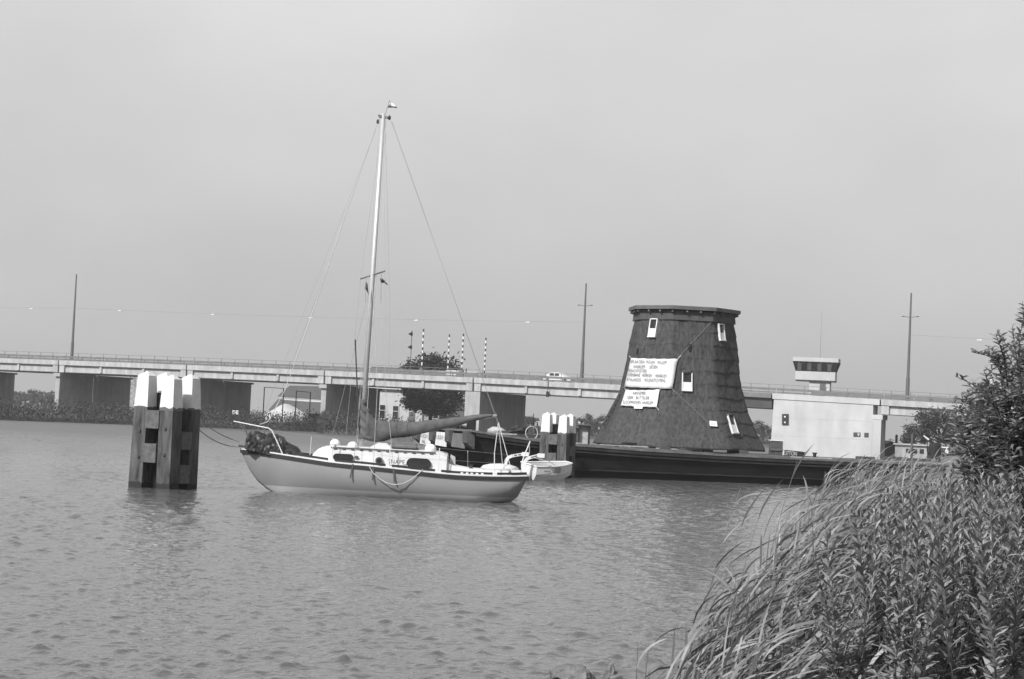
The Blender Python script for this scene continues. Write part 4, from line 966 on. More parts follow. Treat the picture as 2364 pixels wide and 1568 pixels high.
def banner(name, c, lines, label, sag):
    """c = corners TL, TR, BR, BL"""
    pc = mill_hit(*mlerp(c, .5, .5))[0]; o = thing(name, label, 'banner', pc)
    NU, NV = 14, 8; rows = []; back = []
    for j in range(NV + 1):
        row = []
        for i in range(NU + 1):
            u, v = i / NU, j / NV; x, y = mlerp(c, u, v); y += sag * 4 * u * (1 - u) * (1 if v > .5 else .3)
            p = mill_hit(x, y, .14)[0]; row.append(p + Vector((0, 0, .012 * sin(i * 2.1))) - Vector((0, .02 * sin(i * 1.7 + j), 0)))
        rows.append(row)
    mb = MB(); mb.loft(rows, closed=False, cap=False); cl = mb.build('cloth', M['cloth'], o, True)
    so_ = cl.modifiers.new('thickness', 'SOLIDIFY'); so_.thickness = .012; so_.offset = 1
    for s, x0, x1, yc, hg, mt in lines:
        vs, fs = text_shape(s, 1.05); pts = []
        for u, v in vs:
            x = lerp(x0, x1, u) + (v - .5) * hg * .05; y = yc + hg / 2 - v * hg + (x - x0) * .03
            pts.append(mill_hit(x, y, .21)[0])
        MB().add(pts, fs).build('lettering', M[mt], o)
    for k in (0, 1, 2, 3):                                    # ties at the corners
        u, v = ((0, 1), (1, 1), (1, 0), (0, 0))[k]; x, y = mlerp(c, u, v); dx, dy = ((-4, -5), (8, -8), (5, 7), (-4, 3))[k]
        MB().tube([mill_hit(x, y, .15)[0], mill_hit(x + dx, y + dy, .03)[0]], .018, 4).build('tie', M['rope'], o)
Z3 = lambda x, y: (1349 + .2868 * x, 674.5 + .2868 * y)
def ln3(s, x0, x1, y, h=27, m='ink'): return (s, Z3(x0, 0)[0], Z3(x1, 0)[0], Z3(0, y)[1], h * .2868, m)
banner('large_banner', [Z3(376, 531), Z3(752, 537), Z3(708, 779), Z3(322, 762)],
       [ln3('RPLAATSEN  MOLEN   WILLEM', 372, 660, 556), ln3('HAARLEM  -  LEIDEN', 396, 588, 597), ln3('PDRACHTGEVERS', 352, 500, 630), ln3('OPENBARE  WERKEN    HAARLEM', 348, 660, 664), ln3('RYNLANDSE    MOLENSTICHTING', 343, 650, 702)],
       'large white banner with five lines of lettering on the mill', 1.0)
banner('small_banner', [Z3(334, 787), Z3(607, 782), Z3(582, 927), Z3(293, 913)],
       [ln3('AANNEMER', 387, 493, 810), ln3('GEBR   BOTTELIER', 343, 522, 846), ln3('SLOOPWERKEN HAARLEM', 310, 553, 883)],
       'smaller white banner with three lines of lettering hanging below the large one', 2.0)
def tack(name, corners, label, txt=None):
    ps = [mill_hit(*q, .16)[0] for q in corners]; n = (ps[1] - ps[0]).cross(ps[3] - ps[0]).normalized()
    if n.y > 0: n = -n
    o = thing(name, label, 'sign', sum(ps, Vector()) / 4); MB().prism(ps, n * .015).build('sheet', M['cloth'], o)
    r_ = (ps[1] - ps[0])
    for i in range(2):
        a = lerp(ps[3], ps[0], .62 - .3 * i) + r_ * .15 + n * .022; MB().prism([a, a + r_ * .6, a + r_ * .6 - Vector((0, 0, .03)), a - Vector((0, 0, .03))], n * .003).build('writing_line', M['ink_faint'], o)
tack('paper_sign', [Z3(1005, 1036), Z3(1065, 1040), Z3(1072, 1083), Z3(1010, 1078)], 'small white notice on the right edge of the mill')
tack('paper_sign', [Z3(402, 908), Z3(470, 910), Z3(468, 940), Z3(400, 938)], 'small white tag at the lower edge of the smaller banner')
for a, b, lab in ((Z3(1060, 200), Z3(752, 530), 'thin rope slanting from the mill top down to the large banner'), (Z3(712, 782), Z3(1040, 1090), 'thin rope slanting from the large banner down to the small notice')):
    path = [mill_hit(lerp(a[0], b[0], u / 16), lerp(a[1], b[1], u / 16), .06)[0] for u in range(17)]; solo(MB().tube(path, .010, 4), 'slanting_rope', M['rope_dark'], lab, 'rope', 'ropes over the mill thatch')
def patch(x, y, s, sd):
    p = mill_hit(*Z3(x, y), .04)[0]; mb = MB(); mb.ell(p, .12 * s, .06, .26 * s, 10, 6, nf=lambda d: .5 * noise.noise(d * 3 + Vector((sd, 0, 0)))); return mb
for x, y, sd, lab in ((850, 450, 1, 'torn dark tuft in the thatch above the middle window'), (430, 482, 2, 'torn dark tuft in the thatch above the large banner')):
    solo(patch(x, y, .8, sd), 'thatch_tuft', M['interior'], lab, 'tuft')
def ladder():
    a, b = P(1391, 984, 103.4), P(1436, 901, 103.6); o = thing('ladder', 'dark ladder leaning against the left slope of the mill', 'ladder', a); s = Vector((.05, .20, 0))
    for k in (-1, 1): MB().beam(a + s * k, b + s * k, .05, .09).build('rail', M['wood_dark'], o)
    for i in range(9): q = lerp(a, b, (i + .5) / 9); MB().tube([q - s, q + s], .025, 5).build('rung', M['wood_dark'], o)
ladder()
for u, v, ln, a, lab in ((3.2, .9, 2.6, .05, 'pale loose plank on the barge edge below the left foot of the mill'), (6.3, .5, 2.9, -.03, 'pale loose plank on the barge edge below the middle of the mill'), (4.6, 1.25, 2.0, .12, 'short loose plank against the left foot of the mill')):
    solo(MB().box(A(u, v, zdeck(u) + .10), ln, .22, .06, AA + a), 'loose_plank', M['wood_pale'], lab, 'plank', 'loose planks below the mill')
for u, wh in ((5.2, 'left'), (7.6, 'middle'), (9.6, 'right')): solo(MB().box(A(u, 1.0, zdeck(u) + .14), .5, 1.6, .22, AA), 'bearing_timber', M['wood_dark'], 'dark bearing timber under the %s of the mill foot' % wh, 'timber', 'bearing timbers under the mill')

# ================================================================ mooring dolphins
def dolphin(label):
    o = thing('mooring_dolphin', label, 'mooring post', (0, 0, 0), 'clusters of white-topped mooring posts')
    r = rnd(2)
    for i, (x, y) in enumerate(((-.48, -.48), (.48, -.48), (.48, .48), (-.48, .48))):
        h = .25; tp = [(-.02, 0), (0, .0), (0, 0), (0, 0)][i]; cap = 2.46 + (.02, -.06, .0, .03)[i]
        def sq(hw, z, dx=0): return [Vector((x + sx * hw + dx, y + sy * hw, z)) for sx, sy in ((-1, -1), (1, -1), (1, 1), (-1, 1))]
        bat = .07 if x < 0 else -.02
        p = MB(); p.loft([sq(h, -1.2, -bat * 1.3), sq(h, .6, -bat * .7), sq(h * .99, cap)]); po = p.build('post', M['wood_post'], o)
        p = MB(); p.loft([sq(h * 1.02, cap + .002), sq(h * .90, cap + .62), sq(h * .82, cap + .98), sq(.01, cap + 1.12)]); p.build('white_top', M['cap_paint'], po)
        for z in (.95, 1.75):
            MB().box((x + .02, y - .27, z + .1 * (i % 2)), .07, .05, .07).build('bolt', M['steel_dark'], po)
    MB().box((0, 0, .95), .52, .52, 4.0).build('shade_fill', M['gap_shade'], o)  # added block, painted near-black so the gaps between the posts read as shade
    for z, hh, dx in ((2.02, .56, 0), (.98, .58, -.05)):
        MB().box((dx, -.52, z + .10), .50, .5, hh).build('cross_block', M['wood_block'], o)
        MB().box((.60, 0, z - .52), .42, .46, hh - .02).build('cross_block', M['wood_block'], o)
        MB().box((0, .5, z), .46, .42, hh).build('cross_block', M['wood_block'], o); MB().box((-.52, 0, z - .3), .42, .46, hh).build('cross_block', M['wood_block'], o)
    return o
d1 = dolphin('cluster of four stout white-topped mooring posts nearest the left of the picture')
q = P(374, 1128, 59.4); d1.location = (q.x - .112, 60.25, 0); d1.rotation_euler = (0, 0, radians(-26))
d2 = dup(d1); d2['label'] = 'smaller looking white-topped mooring post cluster in front of the barge left of the mill'
q = P(1295, 1000, 93.6); d2.location = (q.x - .10, 94.4, -.02); d2.rotation_euler = (0, 0, radians(-22)); d2.scale = (.92, .92, .88)
# ================================================================ sailing yacht
D0 = 61.7
Z1 = lambda x, y: (513.9 + .1902 * x, 899.4 + .1902 * y)
Z2 = lambda x, y: (835.1 + .2174 * x, 899.4 + .2174 * y)
Zd = lambda x, y: (1092 + .1229 * x, 995.7 + .1229 * y)
yc = P(900, 1148, D0)
yacht = thing('sailing_yacht', 'grey-hulled sailing yacht with white cabin and furled sail moored in the foreground', 'sailing yacht', (yc.x, D0, 0))
sheer_px = [(555, 1037.5), (585, 1041), (612.8, 1044.5), (650, 1050.3), (685, 1055.8), (725, 1062), (761, 1067.5), (800, 1071.8), (837, 1075), (900, 1081.5), (963.5, 1088.2), (1000, 1092.3), (1052.5, 1097), (1095, 1099), (1139.5, 1100.4), (1180, 1100.6), (1218, 1099.8)]
sx0, sx1 = sheer_px[0][0], sheer_px[-1][0]
def hb(x):
    s = (x - sx0) / (sx1 - sx0)
    return .03 + 1.36 * sin(pi / 2 * min(1, s / .55)) ** .82 if s < .55 else 1.39 - .42 * ((s - .55) / .45) ** 2
NST = 33
def sheer(x): return P(x, interp(sheer_px, x), D0 - hb(x))
stem_px = [(554.8, 1037), (558.6, 1051.6), (571, 1076), (586, 1101), (603, 1120), (622.3, 1133), (650, 1150)]
stern_px = [(1182, 1163), (1191.6, 1153.5), (1202.5, 1139), (1213.4, 1117.5), (1217.7, 1106)]
stemT = [(P(x, y, D0).x, P(x, y, D0).z) for x, y in stem_px]; sternT = [(P(x, y, D0 - .5).x, P(x, y, D0 - .5).z) for x, y in stern_px]
def keel(X):
    a = interp(stemT, X) if X < stemT[-1][0] else -.45
    b = interp(sternT, X) if X > sternT[0][0] else -.45
    if X < sternT[0][0] and X > sternT[0][0] - 1.2: b = lerp(-.45, sternT[0][1], (X - sternT[0][0] + 1.2) / 1.2)
    return max(a, b)
def sect(x, n=14):
    s = sheer(x); b = D0 - s.y; zk = min(keel(s.x), s.z - .04); pts = []
    st = (x - sx0) / (sx1 - sx0); e1 = lerp(1.5, 2.6, min(1, st / .45)) if st < .45 else lerp(2.6, 3.4, (st - .45) / .55); e2 = lerp(1.0, .72, min(1, st / .5))
    for i in range(n + 1):
        t = i / n; y = b * max(0, 1 - t ** e1) ** e2; pts.append((y, s.z + (zk - s.z) * t))
    return s.x, pts
xs_ = [lerp(sx0, sx1, (i / NST)) for i in range(NST + 1)]
rings = []
for x in xs_:
    X, pts = sect(x); ring = [Vector((X, D0 - y, z)) for y, z in pts] + [Vector((X, D0 + y, z)) for y, z in reversed(pts[:-1])]
    rings.append(ring)
MB().loft(rings, closed=False, cap=False).build('hull', M['hull'], yacht, True)
mb = MB(); mb.add(rings[-1], [tuple(range(len(rings[-1])))]); mb.build('transom', M['hull'], yacht)
def along(off_y, dz0, dz1, name, m, x0=sx0, x1=sx1, n=40, thick=.05, sides=(-1, 1)):
    for s in sides:
        rr = []
        for i in range(n + 1):
            x = lerp(x0, x1, i / n); p = sheer(x); b = D0 - p.y
            yo = D0 + s * (b + off_y); yi = D0 + s * max(0.0, b + off_y - thick)
            rr.append([Vector((p.x, yo, p.z + dz0)), Vector((p.x, yi, p.z + dz0)), Vector((p.x, yi, p.z + dz1)), Vector((p.x, yo, p.z + dz1))])
        MB().loft(rr).build(name, m, yacht)
along(.045, -.105, -.002, 'rubbing_strake', M['strake'], thick=.06)
along(.035, 0, .04, 'white_rail', M['white'], thick=.12)
for xa, xb in ((678, 757), (772, 890), (904, 1004), (1018, 1137), (1147, 1216)): along(-.03, .052, .125, 'toe_rail', M['black'], xa, xb, 12, .03)
for xx in (1066, 1078, 1089, 1101, 1113): along(-.01, .053, .10, 'fairlead', M['white'], xx - 3, xx + 3, 1, .06, (-1,))
rr = []
for x in xs_:
    p = sheer(x); b = D0 - p.y; rr.append([Vector((p.x, D0 - b + .02, p.z + .01)), Vector((p.x, D0, p.z + .05)), Vector((p.x, D0 + b - .02, p.z + .01))])
MB().loft(rr, closed=False, cap=False).build('deck', M['deck'], yacht, True)
# stern rail end seen past the transom
p = P(1219, 1103, D0); MB().box((p.x + .02, D0, p.z - .02), .10, 1.9, .13).build('stern_strake', M['teak'], yacht)
# chainplates on the hull side
for a, b in ((Z1(1582, 905), Z1(1550, 1075)), (Z1(1830, 935), Z1(1820, 1105)), (Z1(2075, 960), Z1(2085, 1130))):
    x = (a[0] + b[0]) / 2; d = D0 - hb(x) - .045
    MB().beam(P(a[0], a[1], d), P(b[0], b[1], d + .0), .045, .02, up=(0, -1, 0)).build('chainplate', M['teak'], yacht)
# cabin trunk
top_px = [(716, 1058), (722, 1049), (732, 1042), (745, 1038), (763, 1036.5), (837, 1040), (963.5, 1047), (1004.7, 1049), (1025, 1053), (1032, 1056)]
bwid = [(716, .35), (735, .62), (763, .80), (850, .92), (960, .96), (1032, .94)]
rr = []
for i in range(41):
    x = lerp(716, 1032, i / 40); bw_ = interp(bwid, x); zt_ = P(x, interp(top_px, x), D0 - bw_ + .06).z; X = P(x, 1050, D0 - bw_).x; zb = sheer(x).z - .02
    zt_ = max(zt_, zb + .02); cr = min(.11, (zt_ - zb) * .3)
    rr.append([Vector((X, D0 - bw_, zb)), Vector((X, D0 - bw_ + .05, zt_ - .03)), Vector((X, D0 - bw_ + .09, zt_)), Vector((X, D0 - bw_ * .5, zt_ + cr * .8)), Vector((X, D0, zt_ + cr)), Vector((X, D0 + bw_ * .5, zt_ + cr * .8)), Vector((X, D0 + bw_ - .09, zt_)), Vector((X, D0 + bw_ - .05, zt_ - .03)), Vector((X, D0 + bw_, zb))])
MB().loft(rr).build('cabin', M['gelcoat'], yacht)
def cab(x, y, out=.0): return P(x, y, D0 - interp(bwid, x) - out)
for s in (-1, 1):
    path = []
    for i in range(25):
        x = lerp(764, 1006, i / 24); bw_ = interp(bwid, x) - .06; q = P(x, interp(top_px, x), D0 - bw_); path.append(Vector((q.x, D0 + s * bw_, q.z + .045)))
    hr = MB().tube(path, .028, 5).build('grab_rail', M['teak'], yacht)
    for i in range(1, 24, 2): MB().box(path[i] - Vector((0, 0, .03)), .10, .05, .05).build('rail_foot', M['teak'], hr)
def stadium(cx, cy, hx, hy, n=8, rot=.045):
    r_ = min(hx, hy); pts = []
    for k in range(4):
        sx_, sy = ((1, 1), (-1, 1), (-1, -1), (1, -1))[k]
        for i in range(n):
            a = pi / 2 * (k + i / (n - 1)); px, py = sx_ * (hx - r_) + r_ * cos(a), sy * (hy - r_) + r_ * sin(a); pts.append((px, py))
    return [(cx + px, cy - py + px * rot) for px, py in pts]
for cx, cy, hx, hy in ((792.5, 1056.3, 23.8, 8.6), (967, 1070.5, 28, 12.4)):
    ol = stadium(cx, cy, hx, hy); inn = stadium(cx, cy, hx - 1.8, hy - 1.8)
    wn = MB().prism([cab(*q, .03) for q in inn], (0, -.012, 0)).build('cabin_window', M['glass'], yacht)
    MB().loft([[cab(*q, .015) for q in ol], [cab(*q, .055) for q in ol], [cab(*q, .055) for q in inn], [cab(*q, .015) for q in inn]], wrap=True).build('rim', M['black'], wn)
ol = stadium(823, 1055.6, 5, 3.2); MB().prism([cab(*q, .02) for q in ol], (0, -.02, 0)).build('side_vent', M['teak'], yacht)
ol = stadium(875.3, 1064.3, 9, 9, 8); inn = stadium(875.3, 1064.3, 5.6, 5.6, 8)
pt_ = MB().prism([cab(*q, .03) for q in inn], (0, -.01, 0)).build('porthole', M['glass'], yacht)
MB().loft([[cab(*q, .015) for q in ol], [cab(*q, .06) for q in ol], [cab(*q, .06) for q in inn], [cab(*q, .015) for q in inn]], wrap=True).build('rim', M['teak'], pt_)
ol = stadium(915, 1065.5, 24, 8, 6); npl = MB().prism([cab(*q, .012) for q in ol], (0, -.012, 0)).build('name_board', M['white'], yacht)
vs, fs = text_shape('SNAPE', 1.15)
MB().add([cab(896 + u * 38, 1070.5 - v * 10.4 + u * 1.9, .03) for u, v in vs], fs).build('lettering', M['black'], npl)
# hatches and boxes on the cabin top
q = P(770, 1034, D0); MB().box((q.x, D0 - .3, q.z + .05), .14, .5, .16).build('ventilator_box', M['gelcoat'], yacht)
q = P(877, 1031, D0 - .3); MB().prism([Vector((q.x - .35, D0 - .5, q.z - .06)), Vector((q.x + .42, D0 - .5, q.z - .06)), Vector((q.x + .22, D0 - .5, q.z + .12)), Vector((q.x - .05, D0 - .5, q.z + .12))], (0, .9, 0)).build('sliding_hatch', M['gelcoat'], yacht)
q = P(920, 1027, D0 - .2); MB().box((q.x, D0, q.z - .02), 1.15, .7, .14).build('companion_hatch', M['plate_grey'], yacht)
MB().box((q.x + .02, D0, q.z - .12), 1.2, .8, .07).build('hatch_coaming', M['black'], yacht)
MB().prism([P(*Z2(330, 560), D0 - .1), P(*Z2(540, 560), D0 - .1), P(*Z2(535, 495), D0 - .1), P(*Z2(420, 520), D0 - .1), P(*Z2(335, 525), D0 - .1)], (0, .4, 0)).build('spray_screen', M['plate_grey'], yacht)
# cockpit coaming, washboard, winch
co = [Z2(905, 782), Z2(1000, 812), Z2(1130, 838), Z2(1300, 850), Z2(1560, 862)]
for s in (-1, 1):
    rr = []
    for x, y in co: 
        b_ = min(.80, hb(x) - .28); p = P(x, y, D0 - b_); zb = sheer(x).z
        rr.append([Vector((p.x, D0 + s * b_, zb)), Vector((p.x, D0 + s * (b_ - .08), zb)), Vector((p.x, D0 + s * (b_ - .1), max(p.z, zb + .03))), Vector((p.x, D0 + s * (b_ - .02), max(p.z, zb + .03)))])
    MB().loft(rr).build('cockpit_coaming', M['gelcoat'], yacht)
a, b = P(*Z2(925, 795), D0 - .1), P(*Z2(995, 800), D0 - .1); c, d = P(*Z2(993, 715), D0 - .1), P(*Z2(945, 690), D0 - .1)
MB().prism([a, b, c, d], (0, .05, 0)).build('washboard', M['concrete'], yacht)
q = P(*Z2(1160, 838), D0 - .55); MB().lathe([(.07, -.06), (.07, 0), (.05, .03), (.05, .11), (.075, .13)], q, 10).build('winch', M['steel_dark'], yacht)
q = P(*Z2(1500, 820), D0 + .2); MB().ell(q + Vector((-.1, 0, -.06)), .62, .5, .16, 14, 6).build('aft_hatch', M['gelcoat'], yacht, True)
MB().box(P(*Z2(1640, 875), D0 - .5), .3, .3, .12).build('stern_locker', M['gelcoat'], yacht)
# mast, spreaders, boom, sail cover
mtop, mbot = P(885.5, 262, D0), P(833.5, 1034, D0)
mast = MB().tube([mbot, lerp(mbot, mtop, .5), mtop], [.082, .080, .066], 10).build('mast', M['alu'], yacht, True)
q = mtop - (mtop - mbot).normalized() * .05
MB().prism([q + Vector((-.17, -.05, .0)), q + Vector((.17, -.05, -.05)), q + Vector((.22, -.05, -.12)), q + Vector((-.13, -.05, -.10)), q + Vector((-.17, -.05, -.04))], (0, .1, 0)).build('masthead_fitting', M['plate_grey'], mast)
for a_, b_ in ((Z2(0, 0), None),): pass
spa, spb = P(832.5, 644, D0 + .75), P(889, 626, D0 - .75)
MB().tube([spa, spb], .025, 6).build('spreader', M['plate_grey'], yacht)
for pq in (P(872.5, 281, D0 + .1), P(899, 272, D0 - .1)):
    MB().ell(pq, .05, .05, .08, 8, 5).build('block', M['black'], mast)
gb, ge = P(852, 1012, D0), P(1147, 959.8, D0)
MB().tube([P(840, 1016, D0), P(900, 1008, D0), P(1000, 990, D0), P(1100, 966, D0), ge], .055, 8).build('boom', M['alu'], yacht, True)
cov = [(846, 940, 1016), (856, 955, 1019), (866, 969, 1021), (885, 972, 1020), (907, 973, 1012), (952.5, 974, 1007), (1000, 969, 996), (1052.5, 963, 985), (1096, 957.5, 972.5), (1128, 955.5, 964.5), (1137, 956.5, 963.5)]
rr = []
for i in range(57):
    x = lerp(846, 1137, i / 56); yt = interp([(a, b) for a, b, c in cov], x); yb = interp([(a, c) for a, b, c in cov], x); c = P(x, (yt + yb) / 2, D0); hz = (P(x, yt, D0).z - P(x, yb, D0).z) / 2
    ring = []
    for k in range(18):
        a_ = 2 * pi * k / 18; fold = 1 + .10 * noise.noise(Vector((c.x * 3.2 + cos(a_) * .8, sin(a_) * 1.6, c.x * 1.1))) + .05 * sin(c.x * 16 + 3 * sin(a_))* (1 if x < 960 else .4)
        ring.append(c + Vector((0, -cos(a_) * (.07 + hz * .38) * fold, sin(a_) * hz * (1 + .05 * noise.noise(Vector((c.x * 4, a_, 2)))))))
    rr.append(ring)
MB().loft(rr).build('sail_cover', M['canvas'], yacht, True)
mc = [(922, 834, 843), (935, 832, 848), (950, 830.5, 855), (970, 829, 866), (990, 828, 870), (1005, 827, 871), (1014, 826.5, 869)]
rr = []
for i in range(31):
    y = lerp(922, 1014, i / 30); xl = interp([(a, b) for a, b, c in mc], y); xr_ = interp([(a, c) for a, b, c in mc], y); c = P((xl + xr_) / 2, y, D0); hx = (xr_ - xl) / 2 * D0 / F; ring = []
    for k in range(20):
        a_ = 2 * pi * k / 20; fold = .040 * sin(c.z * 22 + 5 * sin(a_) + 2.5 * cos(a_)) + .02 * noise.noise(Vector((cos(a_) * 2, sin(a_) * 2, c.z * 5)))
        ring.append(c + Vector((cos(a_) * (hx + fold * .6), -sin(a_) * (.105 + hx * .25 + fold), 0)))
    rr.append(ring)
MB().loft(rr).build('mast_cover', M['canvas'], yacht, True)
# standing and running rigging
def rig(name, pts, r_=.008, m='wire'): MB().tube(pts, r_, 4).build(name, M[m], yacht)
mt = mtop - Vector((0, 0, .12))
rig('forestay', [P(874, 278, D0), P(756, 620, D0), P(618, 986, D0)], .004)
rig('forestay', [P(868, 300, D0), P(592, 1000, D0 - .05)], .003)
rig('halyard', [P(790, 520, D0), P(722, 722, D0 - .05), P(659, 899, D0 - .1), P(623, 967, D0 - .15), P(616, 975, D0 - .15), P(600, 980, D0 - .15)], .012, 'rope')
bs = P(1150.5, 975.5, D0)
rig('backstay', [P(903, 280, D0 + .03), bs], .005); rig('backstay', [P(906, 283, D0 - .03), bs + Vector((-.03, -.05, 0))], .005)
for e in (P(*Z2(1408, 690), D0 - .7), P(*Z2(1500, 850), D0 + .5), P(*Z2(1590, 862), D0 - .6)): rig('backstay_bridle', [bs, e], .013, 'rope')
sL = [(P(795, 890, D0 - .8), P(768, 1062, D0 - 1.12)), (P(810.6, 890, D0 - .8), P(798, 1066, D0 - 1.15))]
pl = [cab(*Z1(1590, 870), .02), cab(*Z1(1838, 900), .02), cab(*Z1(2068, 930), .02)]
rig('shroud', [spb, P(889, 892, D0 - 1.0), P(903, 1016, D0 - 1.15), P(*Z1(2068, 950), D0 - 1.3)], .009)
rig('shroud', [lerp(mbot, mtop, .50), P(871.5, 890, D0 - .9), P(*Z1(1830, 930), D0 - 1.3)], .009)
rig('shroud', [lerp(mbot, mtop, .50), P(*Z1(1590, 900), D0 - 1.25)], .008)
rig('shroud', [mt, spb], .004); rig('shroud', [mt, spa], .004); rig('shroud', [spa, P(799, 1004, D0 + 1.1)], .006)
rig('shroud', [lerp(mbot, mtop, .5), P(768, 1004, D0 + 1.1)], .007)
rig('halyard', [mt + Vector((.10, -.05, 0)), lerp(mbot, mtop, .25) + Vector((.12, -.09, 0)), P(843, 1020, D0 - .1)], .008, 'rope')
rig('halyard', [mt + Vector((.05, .05, 0)), P(900, 700, D0), P(897, 860, D0)], .004)
rig('halyard', [mt + Vector((-.12, 0, 0)), P(829, 931, D0), P(826, 1022, D0 - .1)], .007, 'rope')
rig('topping_pole', [P(820, 784, D0 - .12), P(826, 931, D0 - .12), P(829, 1000, D0 - .12)], .022, 'steel_dark')
# pulpit, stanchions, life lines
def pipe(name, pts, r_=.016, m='white'): return MB().tube(pts, r_, 6).build(name, M[m], yacht)
pipe('pulpit', [P(539.6, 972.6, D0 - .05), P(620.4, 988.8, D0 - .52), P(628, 994.5, D0 - .55), P(652, 1047, D0 - .62)], .018)
pipe('pulpit', [P(539.6, 972.6, D0 + .05), P(602, 985, D0 + .5), P(609, 992, D0 + .52), P(618, 1040, D0 + .55)], .014, 'plate_grey')
pipe('pulpit', [P(553, 976.5, D0 - .12), P(588.5, 1036, D0 - .22)], .013, 'plate_grey'); pipe('pulpit', [P(562, 978, D0 + .1), P(572, 1007, D0 + .15), P(580, 1035, D0 + .15)], .013, 'plate_grey')
stn = [((719.3, 1008), (715.5, 1053), .9), ((769.4, 1011.6), (765.4, 1066), -1), ((901.4, 1026.8), (896.8, 1080), -1), ((1015, 1035), (1010.8, 1090), -1), ((1079.7, 1040.7), (1079.7, 1082), .9), ((1141.7, 1047), (1141.2, 1098), -1)]
tops = []
for (a, b), (c, d), s in stn:
    dd = D0 + s * (hb(c) - .08); pipe('stanchion', [P(a, b, dd), P(c, d, dd)], .016, 'white' if s < 0 else 'concrete_pale')
    if s < 0: tops.append(P(a, b, dd))
pipe('life_line', [P(628, 994.5, D0 - .55)] + tops + [P(1178, 1052, D0 - .7)], .003, 'wire')
pipe('life_line', [lerp(t_, Vector((t_.x, t_.y, sheer(900).z)), .5) for t_ in tops], .003, 'wire')
pipe('anchor_roller', [P(551, 1027, D0 - .12), P(568, 1030, D0 - .1)], .06, 'rail')
# davits
def davit(outer, dd, nm='davit'):
    pts = [P(*Zd(x, y), dd) for x, y in outer]; rings = []
    for i, p in enumerate(pts):
        t_ = (pts[min(i + 1, len(pts) - 1)] - pts[max(0, i - 1)]); t_.y = 0; t_.normalize(); nrm = Vector((-t_.z, 0, t_.x)); wd = (.058, .056, .054, .052, .048, .044, .04)[min(i, 6)]
        rings.append([p + nrm * wd + Vector((0, -.05, 0)), p - nrm * wd + Vector((0, -.05, 0)), p - nrm * wd + Vector((0, .05, 0)), p + nrm * wd + Vector((0, .05, 0))])
    dv = MB().loft(rings).build(nm, M['white'], yacht)
    e = pts[-1]; MB().box(e + Vector((.09, 0, .0)), .22, .16, .13).build('davit_head', M['white'], dv)
    for u in (.35, .72):
        q_ = lerp(pts[4], pts[-1], u); tt = (pts[-1] - pts[4]).normalized(); MB().box(q_ - Vector((0, .053, 0)), .09, .012, .032, ax=(tt, Vector((0, 1, 0)), Vector((-tt.z, 0, tt.x)))).build('lightening_hole', M['black'], dv)
    return e + Vector((.15, 0, -.05))
ef = davit([(605, 720), (608, 620), (622, 545), (665, 492), (730, 465), (830, 448), (930, 430)], D0 + .55)
en = davit([(955, 780), (957, 660), (970, 580), (1005, 525), (1060, 498), (1140, 475), (1225, 455)], D0 - .55)
# ensign staff
pipe('ensign_staff', [P(*Zd(1075, 185), D0 - .1), P(*Zd(955, 480), D0 - .1), P(*Zd(930, 560), D0 - .1)], .022, 'white')
pipe('ensign_line', [P(*Zd(1055, 230), D0 - .1), P(*Zd(1062, 350), D0 - .1), P(*Zd(1060, 440), D0 - .1)], .015, 'concrete')
# ---- loose things on the yacht
def buoy(x, y, r_, dd, lab): 
    p = P(x, y, dd); mb = MB(); mb.ell(p, r_ * 1.05, r_, r_ * .92, 16, 10); o = solo(mb, 'round_fender', M['buoy'], lab, 'fender', 'white round fenders on the yacht', True)
    MB().tube([p + Vector((0, 0, -r_ * .9)), p + Vector((.0, -.02, -r_ * 1.25))], .025, 6).build('eyelet', M['teak'], o)
buoy(814.5, 1030.5, .165, D0 - .5, 'white round fender on the cabin top right at the foot of the mast')
buoy(773.5, 1024, .155, D0 + .1, 'white round fender on the fore end of the cabin top')
buoy(994, 1036.5, .175, D0 - .45, 'white round fender on the after end of the cabin top')
def sailbag():
    prof = [(566, 1029, 1030), (570, 1000, 1033), (578, 991, 1036), (590, 993, 1038), (602, 998, 1041), (613, 1003, 1044), (622, 995, 1046), (632, 998, 1048), (640, 1003, 1048), (648, 1005, 1049), (655, 1007, 1049), (660, 1018, 1050), (672, 1023, 1051), (684, 1027, 1052), (692, 1036, 1053), (698, 1046, 1054)]
    rings = []
    for i in range(61):
        x = lerp(566, 698, i / 60); yt = interp([(a, b) for a, b, c in prof], x); yb = interp([(a, c) for a, b, c in prof], x); c = P(x, yb, D0); h = max(.02, P(x, yt, D0).z - c.z); hw = min(.55, .12 + h * .75); ring = []
        for k in range(22):
            a_ = pi * k / 21; n_ = .16 * noise.noise(Vector((c.x * 5, cos(a_) * 3 + 7, sin(a_) * 3))) + .10 * noise.noise(Vector((c.x * 11 + 3 * cos(a_), cos(a_) * 6, 1 + sin(a_) * 6))) + .06 * sin(9 * a_ + c.x * 9)
            ring.append(c + Vector((0, -cos(a_) * hw * (1 + n_), -.04 + sin(a_) * h * (1 + n_ * .55))))
        rings.append(ring)
    mb = MB(); mb.loft(rings); solo(mb, 'sail_bag', M['tarp'], 'crumpled black sail under a tarpaulin on the foredeck of the yacht', 'sail bag', smooth=False)
sailbag()
mb = MB()
for k in range(5): mb.tube([P(*Z2(830 + 8 * k, 672 + 6 * k), D0 - .3) + Vector((.13 * cos(j * .5), .13 * sin(j * .5), .02 * k)) for j in range(13)], .014, 4)
solo(mb, 'rope_coil', M['rope_dark'], 'dark coil of rope at the after end of the cabin top', 'rope')
